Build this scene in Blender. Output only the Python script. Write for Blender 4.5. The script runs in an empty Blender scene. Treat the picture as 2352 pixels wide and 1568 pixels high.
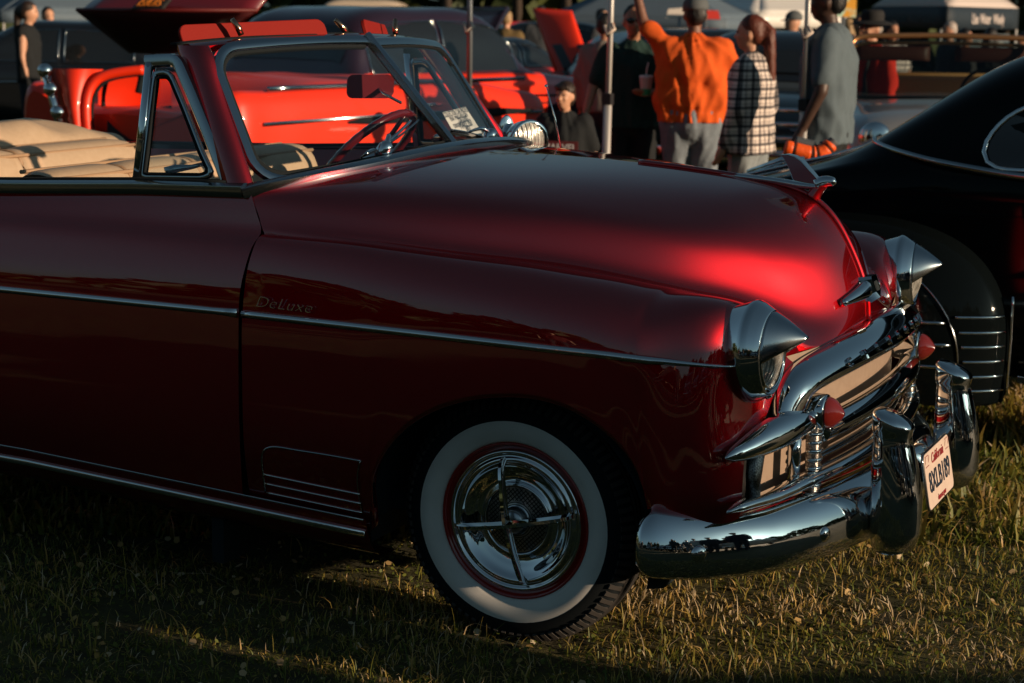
import bpy, bmesh, math, random
import numpy as np
from mathutils import Vector, Matrix

sc = bpy.context.scene
COL = sc.collection
R_ = math.radians
rng = np.random.default_rng(7)
random.seed(7)

# ------------------------------------------------------------------ camera
CAM = np.array([1.93, -4.88, 1.65])
YAW, PITCH, ROLL = R_(25.43), R_(10.49), R_(0.816)
FPX = 6161 * 2352 / 3544.0          # focal length in units of a 2352 px wide picture
_f = np.array([-math.sin(YAW) * math.cos(PITCH), math.cos(YAW) * math.cos(PITCH), -math.sin(PITCH)])
_r = np.cross(_f, [0, 0, 1]); _r /= np.linalg.norm(_r)
_u = np.cross(_r, _f)
RR = math.cos(ROLL) * _r + math.sin(ROLL) * _u
UU = -math.sin(ROLL) * _r + math.cos(ROLL) * _u
FF = _f
cam_d = bpy.data.cameras.new('camera')
cam_d.sensor_width = 36.0
cam_d.lens = 36.0 * FPX / 2352
cam_d.clip_start = 0.05; cam_d.clip_end = 900
cam_d.dof.use_dof = True
cam_d.dof.focus_distance = 4.75
cam_d.dof.aperture_fstop = 5.0
cam = bpy.data.objects.new('camera', cam_d); COL.objects.link(cam)
cam.matrix_world = Matrix(((RR[0], UU[0], -FF[0], CAM[0]), (RR[1], UU[1], -FF[1], CAM[1]),
                           (RR[2], UU[2], -FF[2], CAM[2]), (0, 0, 0, 1)))
sc.camera = cam

# ------------------------------------------------------------------ sky, sun, exposure
SUN_AZ = R_(-2.0)      # direction to the sun, measured from +X (car's nose) towards +Y
SUN_EL = R_(10.3)
world = bpy.data.worlds.new('World'); sc.world = world; world.use_nodes = True
wn = world.node_tree.nodes; wl = world.node_tree.links
sky = wn.new('ShaderNodeTexSky'); sky.sky_type = 'NISHITA'; sky.sun_disc = False
sky.sun_elevation = SUN_EL
sky.sun_rotation = R_(90) - SUN_AZ
sky.air_density = 1.0; sky.dust_density = 1.4; sky.ozone_density = 1.6
bgn = wn['Background']; bgn.inputs['Strength'].default_value = 0.07
hs = wn.new('ShaderNodeHueSaturation'); hs.inputs['Saturation'].default_value = 0.55
tint = wn.new('ShaderNodeMix'); tint.data_type = 'RGBA'; tint.blend_type = 'MULTIPLY'
tint.inputs['Factor'].default_value = 1.0
tint.inputs['B'].default_value = (0.45, 0.66, 0.73, 1)
wl.new(sky.outputs[0], hs.inputs['Color']); wl.new(hs.outputs[0], tint.inputs['A'])
wl.new(tint.outputs['Result'], bgn.inputs['Color'])
sun_d = bpy.data.lights.new('sun', 'SUN'); sun_d.energy = 5.0; sun_d.angle = R_(0.5)
sun_d.color = (1.0, 0.74, 0.50)
sun = bpy.data.objects.new('sun', sun_d); COL.objects.link(sun)
SUNV = Vector((math.cos(SUN_AZ) * math.cos(SUN_EL), math.sin(SUN_AZ) * math.cos(SUN_EL), math.sin(SUN_EL)))
sun.rotation_euler = SUNV.to_track_quat('Z', 'Y').to_euler()
sun.location = (20, 6, 8)
sc.view_settings.view_transform = 'Standard'
sc.view_settings.look = 'None'
sc.view_settings.exposure = 0.22
sc.view_settings.gamma = 1.0
sc.cycles.max_bounces = 10
sc.cycles.transparent_max_bounces = 16
sc.cycles.use_denoising = True
sc.cycles.caustics_reflective = False
sc.cycles.caustics_refractive = False
sc.cycles.sample_clamp_indirect = 6

# ------------------------------------------------------------------ helpers
def ray(px, py):
    return FF + RR * ((px - 1176) / FPX) - UU * ((py - 784) / FPX)
def at(px, py, depth):                 # point seen at (px,py) at a distance along the view axis
    return CAM + ray(px, py) * depth
def aty(px, py, y):                    # point seen at (px,py) on the plane Y = y
    d = ray(px, py); return CAM + d * ((y - CAM[1]) / d[1])
def atz(px, py, z=0.0):
    d = ray(px, py); return CAM + d * ((z - CAM[2]) / d[2])
def ground_at(px, depth):              # ground point under the image column px at a depth
    p = CAM + ray(px, 300) * depth
    return np.array([p[0], p[1], 0.0])
def zof(py, depth, px=1176):           # height seen at image row py at a depth
    return at(px, py, depth)[2]

def tag(o, label=None, cat=None, group=None, kind=None):
    if label: o['label'] = label
    if cat: o['category'] = cat
    if group: o['group'] = group
    if kind: o['kind'] = kind
    return o
def empty(name, loc=(0, 0, 0), rz=0.0, parent=None):
    o = bpy.data.objects.new(name, None); COL.objects.link(o)
    o.location = loc; o.rotation_euler = (0, 0, rz); o.empty_display_size = 0.1
    if parent: o.parent = parent
    return o
def link(name, me, mat=None, parent=None, smooth=True):
    o = bpy.data.objects.new(name, me); COL.objects.link(o)
    if mat is not None:
        for m in (mat if isinstance(mat, (list, tuple)) else [mat]): me.materials.append(m)
    if parent: o.parent = parent
    if smooth and len(me.polygons):
        me.polygons.foreach_set('use_smooth', [True] * len(me.polygons))
    return o
def mesh(name, v, f, mat=None, parent=None, smooth=True):
    me = bpy.data.meshes.new(name)
    me.from_pydata([tuple(map(float, p)) for p in v], [], [tuple(map(int, q)) for q in f])
    me.update()
    return link(name, me, mat, parent, smooth)
def mod(o, t, **k):
    m = o.modifiers.new(t.lower(), t)
    for a, b in k.items(): setattr(m, a, b)
    return m
def autosmooth(o, ang=35):
    me = o.data
    bm = bmesh.new(); bm.from_mesh(me)
    a = R_(ang)
    for e in bm.edges:
        if len(e.link_faces) == 2 and e.calc_face_angle(0) > a: e.smooth = False
    bm.to_mesh(me); bm.free()
    return o

class MB:                               # collects shapes into one mesh
    def __init__(s): s.v = []; s.f = []; s.mi = []; s.cur = 0
    def add(s, v, f):
        n = len(s.v); s.v += [tuple(map(float, p)) for p in v]
        s.f += [tuple(int(i) + n for i in q) for q in f]; s.mi += [s.cur] * len(f); return s
    def box(s, c, size, rot=None):
        hx, hy, hz = [q / 2 for q in size]
        v = np.array([(x, y, z) for x in (-hx, hx) for y in (-hy, hy) for z in (-hz, hz)])
        if rot is not None: v = v @ np.array(rot).T
        return s.add(v + np.array(c), [(0, 1, 3, 2), (4, 6, 7, 5), (0, 4, 5, 1), (2, 3, 7, 6), (0, 2, 6, 4), (1, 5, 7, 3)])
    def tube(s, pts, r, n=10, cap=True, closed=False, flat=1.0):
        v, f = tube_vf(pts, r, n, cap, closed, flat); return s.add(v, f)
    def build(s, name, mat=None, parent=None, smooth=True, ang=None):
        o = mesh(name, s.v, s.f, mat, parent, smooth)
        if any(s.mi): o.data.polygons.foreach_set('material_index', s.mi)
        if ang: autosmooth(o, ang)
        return o

def unit(a):
    a = np.asarray(a, float); return a / max(1e-12, np.linalg.norm(a))
def spline(P, n, closed=False, t=None):
    """natural cubic spline through the points P, n samples, chord-length parameter"""
    P = np.asarray(P, float)
    if len(P) == 2: return P[0] + (P[1] - P[0]) * np.linspace(0, 1, n)[:, None]
    if t is None:
        t = np.concatenate([[0], np.cumsum(np.maximum(1e-9, np.linalg.norm(np.diff(P, axis=0), axis=1)) ** 0.75)])
    return cub(t, P, np.linspace(t[0], t[-1], n))
def cub(t, P, q):
    t = np.asarray(t, float); P = np.asarray(P, float); q = np.asarray(q, float)
    n = len(t); h = np.diff(t); A = np.zeros((n, n)); B = np.zeros_like(P)
    A[0, 0] = A[-1, -1] = 1
    for i in range(1, n - 1):
        A[i, i - 1] = h[i - 1]; A[i, i] = 2 * (h[i - 1] + h[i]); A[i, i + 1] = h[i]
        B[i] = 3 * ((P[i + 1] - P[i]) / h[i] - (P[i] - P[i - 1]) / h[i - 1])
    c = np.linalg.solve(A, B.reshape(n, -1)).reshape(B.shape)
    i = np.clip(np.searchsorted(t, q) - 1, 0, n - 2)
    d = (q - t[i]); hh = h[i]
    sh = (slice(None),) + (None,) * (P.ndim - 1)
    d = d[sh]; hh = hh[sh]
    b = (P[i + 1] - P[i]) / hh - hh * (2 * c[i] + c[i + 1]) / 3
    dd = (c[i + 1] - c[i]) / (3 * hh)
    return P[i] + b * d + c[i] * d ** 2 + dd * d ** 3
def poly(P, n):                         # resample a polyline uniformly
    P = np.asarray(P, float); L = np.concatenate([[0], np.cumsum(np.linalg.norm(np.diff(P, axis=0), axis=1))])
    q = np.linspace(0, L[-1], n); return np.stack([np.interp(q, L, P[:, k]) for k in range(P.shape[1])], 1)
def loft(S, nu, nv):
    """S: stations x rows x 3 -> smooth grid nu x nv"""
    S = np.asarray(S, float)
    A = np.array([spline(s, nv) for s in S])
    d = np.linalg.norm(np.diff(A, axis=0), axis=2).mean(axis=1) ** 0.75
    t = np.concatenate([[0], np.cumsum(d)])
    return cub(t, A, np.linspace(0, t[-1], nu))
def grid_vf(G, flip=False, closed_v=False):
    nu, nv = G.shape[:2]; f = []
    for i in range(nu - 1):
        for j in range(nv if closed_v else nv - 1):
            k = (j + 1) % nv
            q = (i * nv + j, (i + 1) * nv + j, (i + 1) * nv + k, i * nv + k)
            f.append(q[::-1] if flip else q)
    return G.reshape(-1, 3), f
def mir(v): 
    v = np.array(v, float).copy(); v[..., 1] *= -1; return v
def panel(name, G, mat, parent, flip=False, thick=0.004, sub=False):
    v, f = grid_vf(G, flip)
    o = mesh(name, v, f, mat, parent)
    if thick: mod(o, 'SOLIDIFY', thickness=thick, offset=-1)
    return o
def frames(pts, closed=False, up=(0, 0, 1)):
    P = np.asarray(pts, float); n = len(P)
    T = np.zeros_like(P)
    for i in range(n):
        a = P[(i - 1) % n] if (closed or i > 0) else P[i]
        b = P[(i + 1) % n] if (closed or i < n - 1) else P[i]
        T[i] = unit(b - a)
    U = np.zeros_like(P); u = np.asarray(up, float)
    for i in range(n):
        w = u - T[i] * np.dot(u, T[i])
        if np.linalg.norm(w) < 1e-4: w = np.cross(T[i], [1, 0.3, 0.2])
        U[i] = unit(w)
        if i and np.dot(U[i], U[i - 1]) < 0 and abs(np.dot(T[i], unit(u))) > 0.9: U[i] = -U[i]
    return P, T, U, np.cross(T, U)
def tube_vf(pts, r, n=10, cap=True, closed=False, flat=1.0, up=(0, 0, 1)):
    P, T, U, B = frames(pts, closed, up); m = len(P)
    r = np.broadcast_to(np.asarray(r, float), (m,))
    a = np.linspace(0, 2 * np.pi, n, endpoint=False)
    V = P[:, None] + r[:, None, None] * (np.cos(a)[None, :, None] * B[:, None] + flat * np.sin(a)[None, :, None] * U[:, None])
    f = []
    for i in range(m if closed else m - 1):
        k = (i + 1) % m
        for j in range(n):
            l = (j + 1) % n; f.append((i * n + j, i * n + l, k * n + l, k * n + j))
    if cap and not closed:
        f.append(tuple(range(n))[::-1]); f.append(tuple((m - 1) * n + j for j in range(n)))
    return V.reshape(-1, 3), f
def sweep_vf(prof, pts, up=(0, 0, 1), scale=None, closed_path=False, cap=True, closed_prof=True):
    """prof: list of (b,u) offsets (b = sideways, u = up); swept along pts"""
    P, T, U, B = frames(pts, closed_path, up); m = len(P); pr = np.asarray(prof, float); n = len(pr)
    s = np.ones((m, 2)) if scale is None else np.asarray(scale, float).reshape(m, -1) * np.ones((1, 2))
    V = P[:, None] + pr[None, :, 0, None] * s[:, None, 0, None] * B[:, None] + pr[None, :, 1, None] * s[:, None, 1, None] * U[:, None]
    f = []
    for i in range(m if closed_path else m - 1):
        k = (i + 1) % m
        for j in range(n if closed_prof else n - 1):
            l = (j + 1) % n; f.append((i * n + j, i * n + l, k * n + l, k * n + j))
    if cap and closed_prof and not closed_path:
        f.append(tuple(range(n))[::-1]); f.append(tuple((m - 1) * n + j for j in range(n)))
    return V.reshape(-1, 3), f
def lathe_vf(prof, n=48, origin=(0, 0, 0), axis=(1, 0, 0), a0=0.0, a1=2 * math.pi):
    """prof: (s along the axis, radius)"""
    ax = unit(axis); w = np.cross(ax, [0, 0, 1.0])
    if np.linalg.norm(w) < 1e-4: w = np.array([1.0, 0, 0])
    w = unit(w); z = np.cross(w, ax)
    full = abs(a1 - a0 - 2 * math.pi) < 1e-6
    a = np.linspace(a0, a1, n, endpoint=not full)
    pr = np.asarray(prof, float); m = len(pr)
    V = np.asarray(origin) + pr[:, 0, None, None] * ax + pr[:, 1, None, None] * (np.cos(a)[None, :, None] * w + np.sin(a)[None, :, None] * z)
    f = []
    for i in range(m - 1):
        for j in range(n if full else n - 1):
            k = (j + 1) % n; f.append((i * n + j, i * n + k, (i + 1) * n + k, (i + 1) * n + j))
    return V.reshape(-1, 3), f
def rrect(w, h, r, k=5):                # rounded rectangle outline
    out = []
    for cx, cy, a in ((w / 2 - r, h / 2 - r, 0), (-w / 2 + r, h / 2 - r, 90), (-w / 2 + r, -h / 2 + r, 180), (w / 2 - r, -h / 2 + r, 270)):
        for i in range(k):
            t = R_(a + 90 * i / (k - 1)); out.append((cx + r * math.cos(t), cy + r * math.sin(t)))
    return np.array(out)
_bench = []
def evaluated_mesh(o):                  # apply modifiers / convert text on a scratch scene of its own (fast)
    if not _bench: _bench.append(bpy.data.scenes.new('scratch'))
    b = _bench[0]; b.collection.objects.link(o); vl = b.view_layers[0]; vl.update()
    me = bpy.data.meshes.new_from_object(o.evaluated_get(vl.depsgraph)); b.collection.objects.unlink(o); return me
def text_mesh(name, s, size, mat, parent, origin, xdir, ydir, extrude=0.0006, align='CENTER', shear=0.0, sx=1.0, bold=0.0):
    cu = bpy.data.curves.new(name, 'FONT'); cu.body = s; cu.size = size; cu.extrude = extrude
    cu.align_x = align; cu.align_y = 'CENTER'; cu.shear = shear; cu.offset = bold; cu.resolution_u = 3
    t = bpy.data.objects.new(name, cu)
    me = evaluated_mesh(t)
    bpy.data.objects.remove(t); bpy.data.curves.remove(cu)
    xd = unit(xdir) * sx; yd = unit(ydir); zd = np.cross(unit(xdir), yd)
    n = len(me.vertices); co = np.zeros(n * 3); me.vertices.foreach_get('co', co); co = co.reshape(-1, 3)
    co = np.asarray(origin) + co[:, :1] * xd + co[:, 1:2] * yd + co[:, 2:] * zd
    me.vertices.foreach_set('co', co.ravel()); me.materials.clear(); me.update()
    return link(name, me, mat, parent, False)
def copy_tree(o, parent=None):
    c = o.copy(); COL.objects.link(c)
    if parent is not None: c.parent = parent
    for ch in list(o.children):
        cc = ch.copy(); COL.objects.link(cc); cc.parent = c
        for g in list(ch.children):
            d = g.copy(); COL.objects.link(d); d.parent = cc
    return c

# ------------------------------------------------------------------ materials
MATS = {}
def mat(name, col, rough=0.5, metal=0.0, coat=0.0, coat_rough=0.03, spec=0.5, emit=None, es=0.0, trans=0.0, ior=1.45,
        noise=None, bump=None, alpha=1.0, sheen=0.0, sss=0.0, aniso=0.0):
    """noise=(scale, amount, colour2)  bump=(scale, strength)"""
    if name in MATS: return MATS[name]
    m = bpy.data.materials.new(name); m.use_nodes = True; MATS[name] = m
    nt = m.node_tree; b = nt.nodes['Principled BSDF']
    b.inputs['Base Color'].default_value = (*col, 1); b.inputs['Roughness'].default_value = rough
    b.inputs['Metallic'].default_value = metal; b.inputs['Coat Weight'].default_value = coat
    b.inputs['Coat Roughness'].default_value = coat_rough; b.inputs['Specular IOR Level'].default_value = spec
    b.inputs['Transmission Weight'].default_value = trans; b.inputs['IOR'].default_value = ior
    b.inputs['Alpha'].default_value = alpha
    if sheen: b.inputs['Sheen Weight'].default_value = sheen
    if sss:
        b.inputs['Subsurface Weight'].default_value = sss; b.inputs['Subsurface Radius'].default_value = (0.02, 0.008, 0.005)
    if emit:
        b.inputs['Emission Color'].default_value = (*emit, 1); b.inputs['Emission Strength'].default_value = es
    if noise or bump:
        tc = nt.nodes.new('ShaderNodeTexCoord')
    if noise:
        nz = nt.nodes.new('ShaderNodeTexNoise'); nz.inputs['Scale'].default_value = noise[0]; nz.inputs['Detail'].default_value = 6
        rp = nt.nodes.new('ShaderNodeValToRGB'); rp.color_ramp.elements[0].position = 0.5 - noise[1] / 2; rp.color_ramp.elements[1].position = 0.5 + noise[1] / 2
        rp.color_ramp.elements[0].color = (*col, 1); rp.color_ramp.elements[1].color = (*noise[2], 1)
        nt.links.new(tc.outputs['Object'], nz.inputs['Vector']); nt.links.new(nz.outputs['Fac'], rp.inputs['Fac'])
        nt.links.new(rp.outputs['Color'], b.inputs['Base Color'])
    if bump:
        nb = nt.nodes.new('ShaderNodeTexNoise'); nb.inputs['Scale'].default_value = bump[0]; nb.inputs['Detail'].default_value = 4
        bp = nt.nodes.new('ShaderNodeBump'); bp.inputs['Strength'].default_value = bump[1]; bp.inputs['Distance'].default_value = 0.01
        nt.links.new(tc.outputs['Object'], nb.inputs['Vector']); nt.links.new(nb.outputs['Fac'], bp.inputs['Height'])
        nt.links.new(bp.outputs['Normal'], b.inputs['Normal'])
    return m
def candy(name, col, rough=0.46, under=(0.004, 0.0010, 0.0016), f0=0.11, col2=(0.065, 0.0005, 0.0010), rough2=0.70):
    """candy lacquer: coloured metal flake (short-tailed lobe) over a dark ground, under clear gloss"""
    m = bpy.data.materials.new(name); m.use_nodes = True; MATS[name] = m; nt = m.node_tree; nt.nodes.clear()
    N = nt.nodes.new; Lk = nt.links.new
    out = N('ShaderNodeOutputMaterial'); fl = N('ShaderNodeBsdfGlossy'); fl.distribution = 'BECKMANN'; fl.inputs['Roughness'].default_value = rough
    df = N('ShaderNodeBsdfDiffuse'); df.inputs['Color'].default_value = (*under, 1)
    cg = N('ShaderNodeBsdfGlossy'); cg.inputs['Roughness'].default_value = 0.02; cg.inputs['Color'].default_value = (1, 1, 1, 1)
    tc = N('ShaderNodeTexCoord')
    nz = N('ShaderNodeTexNoise'); nz.inputs['Scale'].default_value = 1500; nz.inputs['Detail'].default_value = 1
    rp = N('ShaderNodeValToRGB'); rp.color_ramp.elements[0].position = .3; rp.color_ramp.elements[1].position = .7
    rp.color_ramp.elements[0].color = tuple(c * .72 for c in col) + (1,); rp.color_ramp.elements[1].color = tuple(c * 1.28 for c in col) + (1,)
    Lk(tc.outputs['Object'], nz.inputs['Vector']); Lk(nz.outputs['Fac'], rp.inputs['Fac']); Lk(rp.outputs['Color'], fl.inputs['Color'])
    nw = N('ShaderNodeTexNoise'); nw.inputs['Scale'].default_value = 5; nw.inputs['Detail'].default_value = 1
    bw = N('ShaderNodeBump'); bw.inputs['Strength'].default_value = 0.03; bw.inputs['Distance'].default_value = 0.02
    Lk(tc.outputs['Object'], nw.inputs['Vector']); Lk(nw.outputs['Fac'], bw.inputs['Height']); Lk(bw.outputs['Normal'], cg.inputs['Normal'])
    f2 = N('ShaderNodeBsdfGlossy'); f2.distribution = 'BECKMANN'; f2.inputs['Roughness'].default_value = rough2; f2.inputs['Color'].default_value = (*col2, 1)
    a0 = N('ShaderNodeAddShader'); Lk(fl.outputs[0], a0.inputs[0]); Lk(f2.outputs[0], a0.inputs[1])
    ad = N('ShaderNodeAddShader'); Lk(a0.outputs[0], ad.inputs[0]); Lk(df.outputs[0], ad.inputs[1])
    lw = N('ShaderNodeLayerWeight'); lw.inputs['Blend'].default_value = 0.5     # facing = 1 - cos
    pw = N('ShaderNodeMath'); pw.operation = 'POWER'; pw.inputs[1].default_value = 5; Lk(lw.outputs['Facing'], pw.inputs[0])
    ml = N('ShaderNodeMath'); ml.operation = 'MULTIPLY_ADD'; ml.inputs[1].default_value = 1 - f0; ml.inputs[2].default_value = f0; Lk(pw.outputs[0], ml.inputs[0])
    mx = N('ShaderNodeMixShader'); Lk(ml.outputs[0], mx.inputs[0]); Lk(ad.outputs[0], mx.inputs[1]); Lk(cg.outputs[0], mx.inputs[2]); Lk(mx.outputs[0], out.inputs['Surface'])
    return m
PAINT = candy('candy_red_paint', (0.26, 0.0014, 0.0026), rough=0.50)
CHROME = mat('chrome', (0.72, 0.74, 0.75), rough=0.035, metal=1.0)
CHROME_S = mat('satin_chrome', (0.40, 0.43, 0.45), rough=0.14, metal=1.0)
CHROME_P = mat('pitted_chrome', (0.45, 0.43, 0.40), rough=0.3, metal=1.0, noise=(260, 0.3, (0.06, 0.05, 0.05)), bump=(300, 0.25))
BLACK_RUB = mat('black_rubber', (0.007, 0.010, 0.012), rough=0.9, spec=0.25, bump=(300, 0.08))
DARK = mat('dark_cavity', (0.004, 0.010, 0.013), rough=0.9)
WHITEWALL = mat('white_rubber', (0.82, 0.80, 0.75), rough=0.5, noise=(9, 0.7, (0.66, 0.64, 0.58)))
TAN = mat('tan_leather', (0.52, 0.37, 0.25), rough=0.55, noise=(40, 0.7, (0.45, 0.31, 0.20)), bump=(180, 0.12))
TAN_D = mat('tan_piping', (0.36, 0.22, 0.13), rough=0.6)
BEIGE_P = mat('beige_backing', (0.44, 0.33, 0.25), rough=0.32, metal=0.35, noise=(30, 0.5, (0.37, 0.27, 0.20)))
def pane_glass(name, tintc=(0.93, 0.97, 0.97), f0=0.04, rough=0.0):
    """thin pane: clear, with a Schlick reflection that is the same from both sides"""
    m = bpy.data.materials.new(name); m.use_nodes = True; nt = m.node_tree; nt.nodes.clear()
    o = nt.nodes.new('ShaderNodeOutputMaterial'); mx = nt.nodes.new('ShaderNodeMixShader')
    tr = nt.nodes.new('ShaderNodeBsdfTransparent'); gl = nt.nodes.new('ShaderNodeBsdfGlossy')
    tr.inputs['Color'].default_value = (*tintc, 1); gl.inputs['Roughness'].default_value = rough
    ge = nt.nodes.new('ShaderNodeNewGeometry'); dt = nt.nodes.new('ShaderNodeVectorMath'); dt.operation = 'DOT_PRODUCT'
    nt.links.new(ge.outputs['Incoming'], dt.inputs[0]); nt.links.new(ge.outputs['Normal'], dt.inputs[1])
    def mt(op, a, b=None):
        n = nt.nodes.new('ShaderNodeMath'); n.operation = op
        for i, q in enumerate((a, b)):
            if q is None: continue
            if isinstance(q, (int, float)): n.inputs[i].default_value = q
            else: nt.links.new(q, n.inputs[i])
        return n.outputs[0]
    c = mt('ABSOLUTE', dt.outputs['Value']); k = mt('POWER', mt('SUBTRACT', 1.0, c), 5.0)
    fr = mt('ADD', mt('MULTIPLY', k, 1 - f0), f0)
    nt.links.new(fr, mx.inputs[0]); nt.links.new(tr.outputs[0], mx.inputs[1]); nt.links.new(gl.outputs[0], mx.inputs[2])
    nt.links.new(mx.outputs[0], o.inputs['Surface']); return m
GLASS = pane_glass('clear_glass')
DGLASS = pane_glass('tinted_glass', (0.35, 0.42, 0.42))
RED_V = mat('red_vinyl', (0.21, 0.010, 0.006), rough=0.75, spec=0.2, bump=(120, 0.1))
RED_I = mat('red_interior_paint', (0.22, 0.012, 0.012), rough=0.25, coat=0.6)
PAPER = mat('white_paper', (0.80, 0.74, 0.68), rough=0.8)
INK = mat('black_ink', (0.02, 0.02, 0.025), rough=0.8)
# ================================================================== ground
def ground_material():
    m = bpy.data.materials.new('soil_and_turf'); m.use_nodes = True; nt = m.node_tree; b = nt.nodes['Principled BSDF']
    tc = nt.nodes.new('ShaderNodeTexCoord')
    n1 = nt.nodes.new('ShaderNodeTexNoise'); n1.inputs['Scale'].default_value = 9; n1.inputs['Detail'].default_value = 8; n1.inputs['Roughness'].default_value = 0.7
    n2 = nt.nodes.new('ShaderNodeTexNoise'); n2.inputs['Scale'].default_value = 0.5; n2.inputs['Detail'].default_value = 4
    r1 = nt.nodes.new('ShaderNodeValToRGB'); e = r1.color_ramp.elements
    e[0].position = 0.35; e[0].color = (0.022, 0.020, 0.009, 1); e[1].position = 0.7; e[1].color = (0.085, 0.085, 0.022, 1)
    r2 = nt.nodes.new('ShaderNodeValToRGB'); e = r2.color_ramp.elements
    e[0].position = 0.4; e[0].color = (0.7, 0.75, 0.55, 1); e[1].position = 0.65; e[1].color = (1.25, 1.1, 0.9, 1)
    mx = nt.nodes.new('ShaderNodeMix'); mx.data_type = 'RGBA'; mx.blend_type = 'MULTIPLY'; mx.inputs['Factor'].default_value = 1
    for n in (n1, n2): nt.links.new(tc.outputs['Object'], n.inputs['Vector'])
    nt.links.new(n1.outputs['Fac'], r1.inputs['Fac']); nt.links.new(n2.outputs['Fac'], r2.inputs['Fac'])
    nt.links.new(r1.outputs['Color'], mx.inputs['A']); nt.links.new(r2.outputs['Color'], mx.inputs['B'])
    nt.links.new(mx.outputs['Result'], b.inputs['Base Color']); b.inputs['Roughness'].default_value = 0.95
    bp = nt.nodes.new('ShaderNodeBump'); bp.inputs['Strength'].default_value = 0.8; bp.inputs['Distance'].default_value = 0.03
    nt.links.new(n1.outputs['Fac'], bp.inputs['Height']); nt.links.new(bp.outputs['Normal'], b.inputs['Normal'])
    return m
def build_ground():
    # one sheet: fine and slightly uneven near the car, coarse far away
    xs = np.concatenate([[-400, -150, -60, -25, -12], np.linspace(-7, 7, 57), [12, 25, 60, 150, 400]])
    ys = np.concatenate([[-400, -150, -60, -25, -12], np.linspace(-7, 9, 65), [14, 25, 60, 150, 400]])
    X, Y = np.meshgrid(xs, ys, indexing='ij')
    Z = 0.008 * np.sin(X * 2.1 + 0.7) * np.sin(Y * 1.7 + 1.1) + 0.006 * np.sin(X * 5.3 + Y * 3.1)
    Z = np.where((np.abs(X) < 7.1) & (Y > -7.1) & (Y < 9.1), Z, 0)
    v, f = grid_vf(np.stack([X, Y, Z], 2))
    o = mesh('ground', v, f, ground_material()); tag(o, kind='structure')
    return o
build_ground()

# ================================================================== the red convertible
car = empty('convertible_car', (0, 0, 0))
tag(car, 'candy red vintage convertible with whitewall tyre and chrome grille parked on the grass in front', 'car')
def both(fn):                             # run a builder for the right (s=+1, as written) and the left side (s=-1)
    fn(1); fn(-1)
def sgn(G, s):
    G = np.array(G, float).copy(); G[..., 1] *= s; return G

GAPX = lambda z: np.interp(z, [.25, .345, .844, .937, 1.0, 1.06, 1.12, 1.19], [-.763, -.761, -.748, -.744, -.732, -.724, -.752, -.79])
def sideY(x, z):
    p = cub([.20, .30, .42, .60, .80, .90, .97], [-.868, -.893, -.921, -.939, -.945, -.938, -.920], np.atleast_1d(z))
    k = np.interp(x, [-5, 0, .15, .30, .40, .46], [1, 1, .998, .992, .983, .976])
    return p * k
def bez(a, b, c, d, t):
    t = np.asarray(t)[:, None]; a, b, c, d = map(np.asarray, (a, b, c, d))
    return (1 - t) ** 3 * a + 3 * (1 - t) ** 2 * t * b + 3 * (1 - t) * t * t * c + t ** 3 * d
SEAM = np.array([(-.726, -.866, 1.054), (-.475, -.842, 1.048), (-.23, -.812, 1.032), (.007, -.78, 1.019), (.233, -.74, .996),
                 (.449, -.69, .963), (.548, -.63, .939), (.60, -.575, .905), (.637, -.525, .86), (.655, -.50, .825), (.667, -.48, .787)])
def fender_station(bx, bz, sx):
    """from (bx,bz) on the lower edge up the side and over the crown to the seam at sx"""
    ys = np.interp(sx, SEAM[:, 0], SEAM[:, 1]); zs = np.interp(sx, SEAM[:, 0], SEAM[:, 2])
    z4 = zs - 0.145
    out = []
    for k in (0, .3, .62, .86):
        z = bz + (z4 - bz) * k; x = bx + (sx - bx) * (k ** 0.8)
        out.append((x, sideY(x, z)[0], z))
    y4 = sideY(sx, z4)[0]
    B = bez((y4, z4), (y4 + .004, z4 + .085), (ys - (ys - y4) * .62, zs + .008), (ys, zs), [0, .25, .5, .75, 1.0])
    out += [(sx, b[0], b[1]) for b in B]
    return out
ARCH = [(-.369, .30), (-.366, .36), (-.361, .42), (-.330, .49), (-.255, .58), (-.125, .66), (.03, .70), (.18, .697), (.30, .645), (.385, .56), (.418, .45), (.428, .36)]
def fender_grid():
    S = [fender_station(-.758, .30, -.730), fender_station(-.57, .292, -.56), fender_station(-.43, .288, -.44),
         fender_station(-.373, .286, -.36)]
    S[0] = [(GAPX(p[2]) + .005, p[1], p[2]) for p in S[0]]
    for (bx, bz), sx in zip(ARCH[1:], [-.34, -.315, -.275, -.20, -.085, .03, .15, .25, .325, .37, .395]):
        S.append(fender_station(bx, bz, sx))
    S.append([(.448, -.885, .34), (.455, -.920, .46), (.455, -.926, .58), (.455, -.925, .72), (.456, -.913, .83), (.459, -.885, .91), (.458, -.825, .957), (.454, -.757, .969), (.449, -.69, .963)])
    S.append([(.515, -.870, .34), (.522, -.908, .46), (.53, -.912, .56), (.538, -.908, .68), (.556, -.890, .79), (.575, -.856, .88), (.578, -.79, .936), (.566, -.71, .949), (.548, -.63, .939)])
    S.append([(.555, -.845, .34), (.574, -.886, .46), (.582, -.887, .54), (.592, -.868, .63), (.613, -.815, .72), (.622, -.76, .80), (.620, -.69, .87), (.612, -.63, .899), (.60, -.575, .905)])
    S.append([(.585, -.815, .34), (.606, -.857, .46), (.612, -.858, .53), (.620, -.838, .61), (.634, -.765, .685), (.640, -.71, .745), (.644, -.645, .80), (.643, -.58, .84), (.637, -.525, .86)])
    S.append([(.605, -.780, .34), (.628, -.820, .46), (.633, -.827, .52), (.634, -.815, .59), (.645, -.72, .655), (.65, -.675, .70), (.655, -.615, .745), (.662, -.545, .775), (.667, -.48, .787)])
    return loft(S, 96, 40)
FG = fender_grid()
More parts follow.
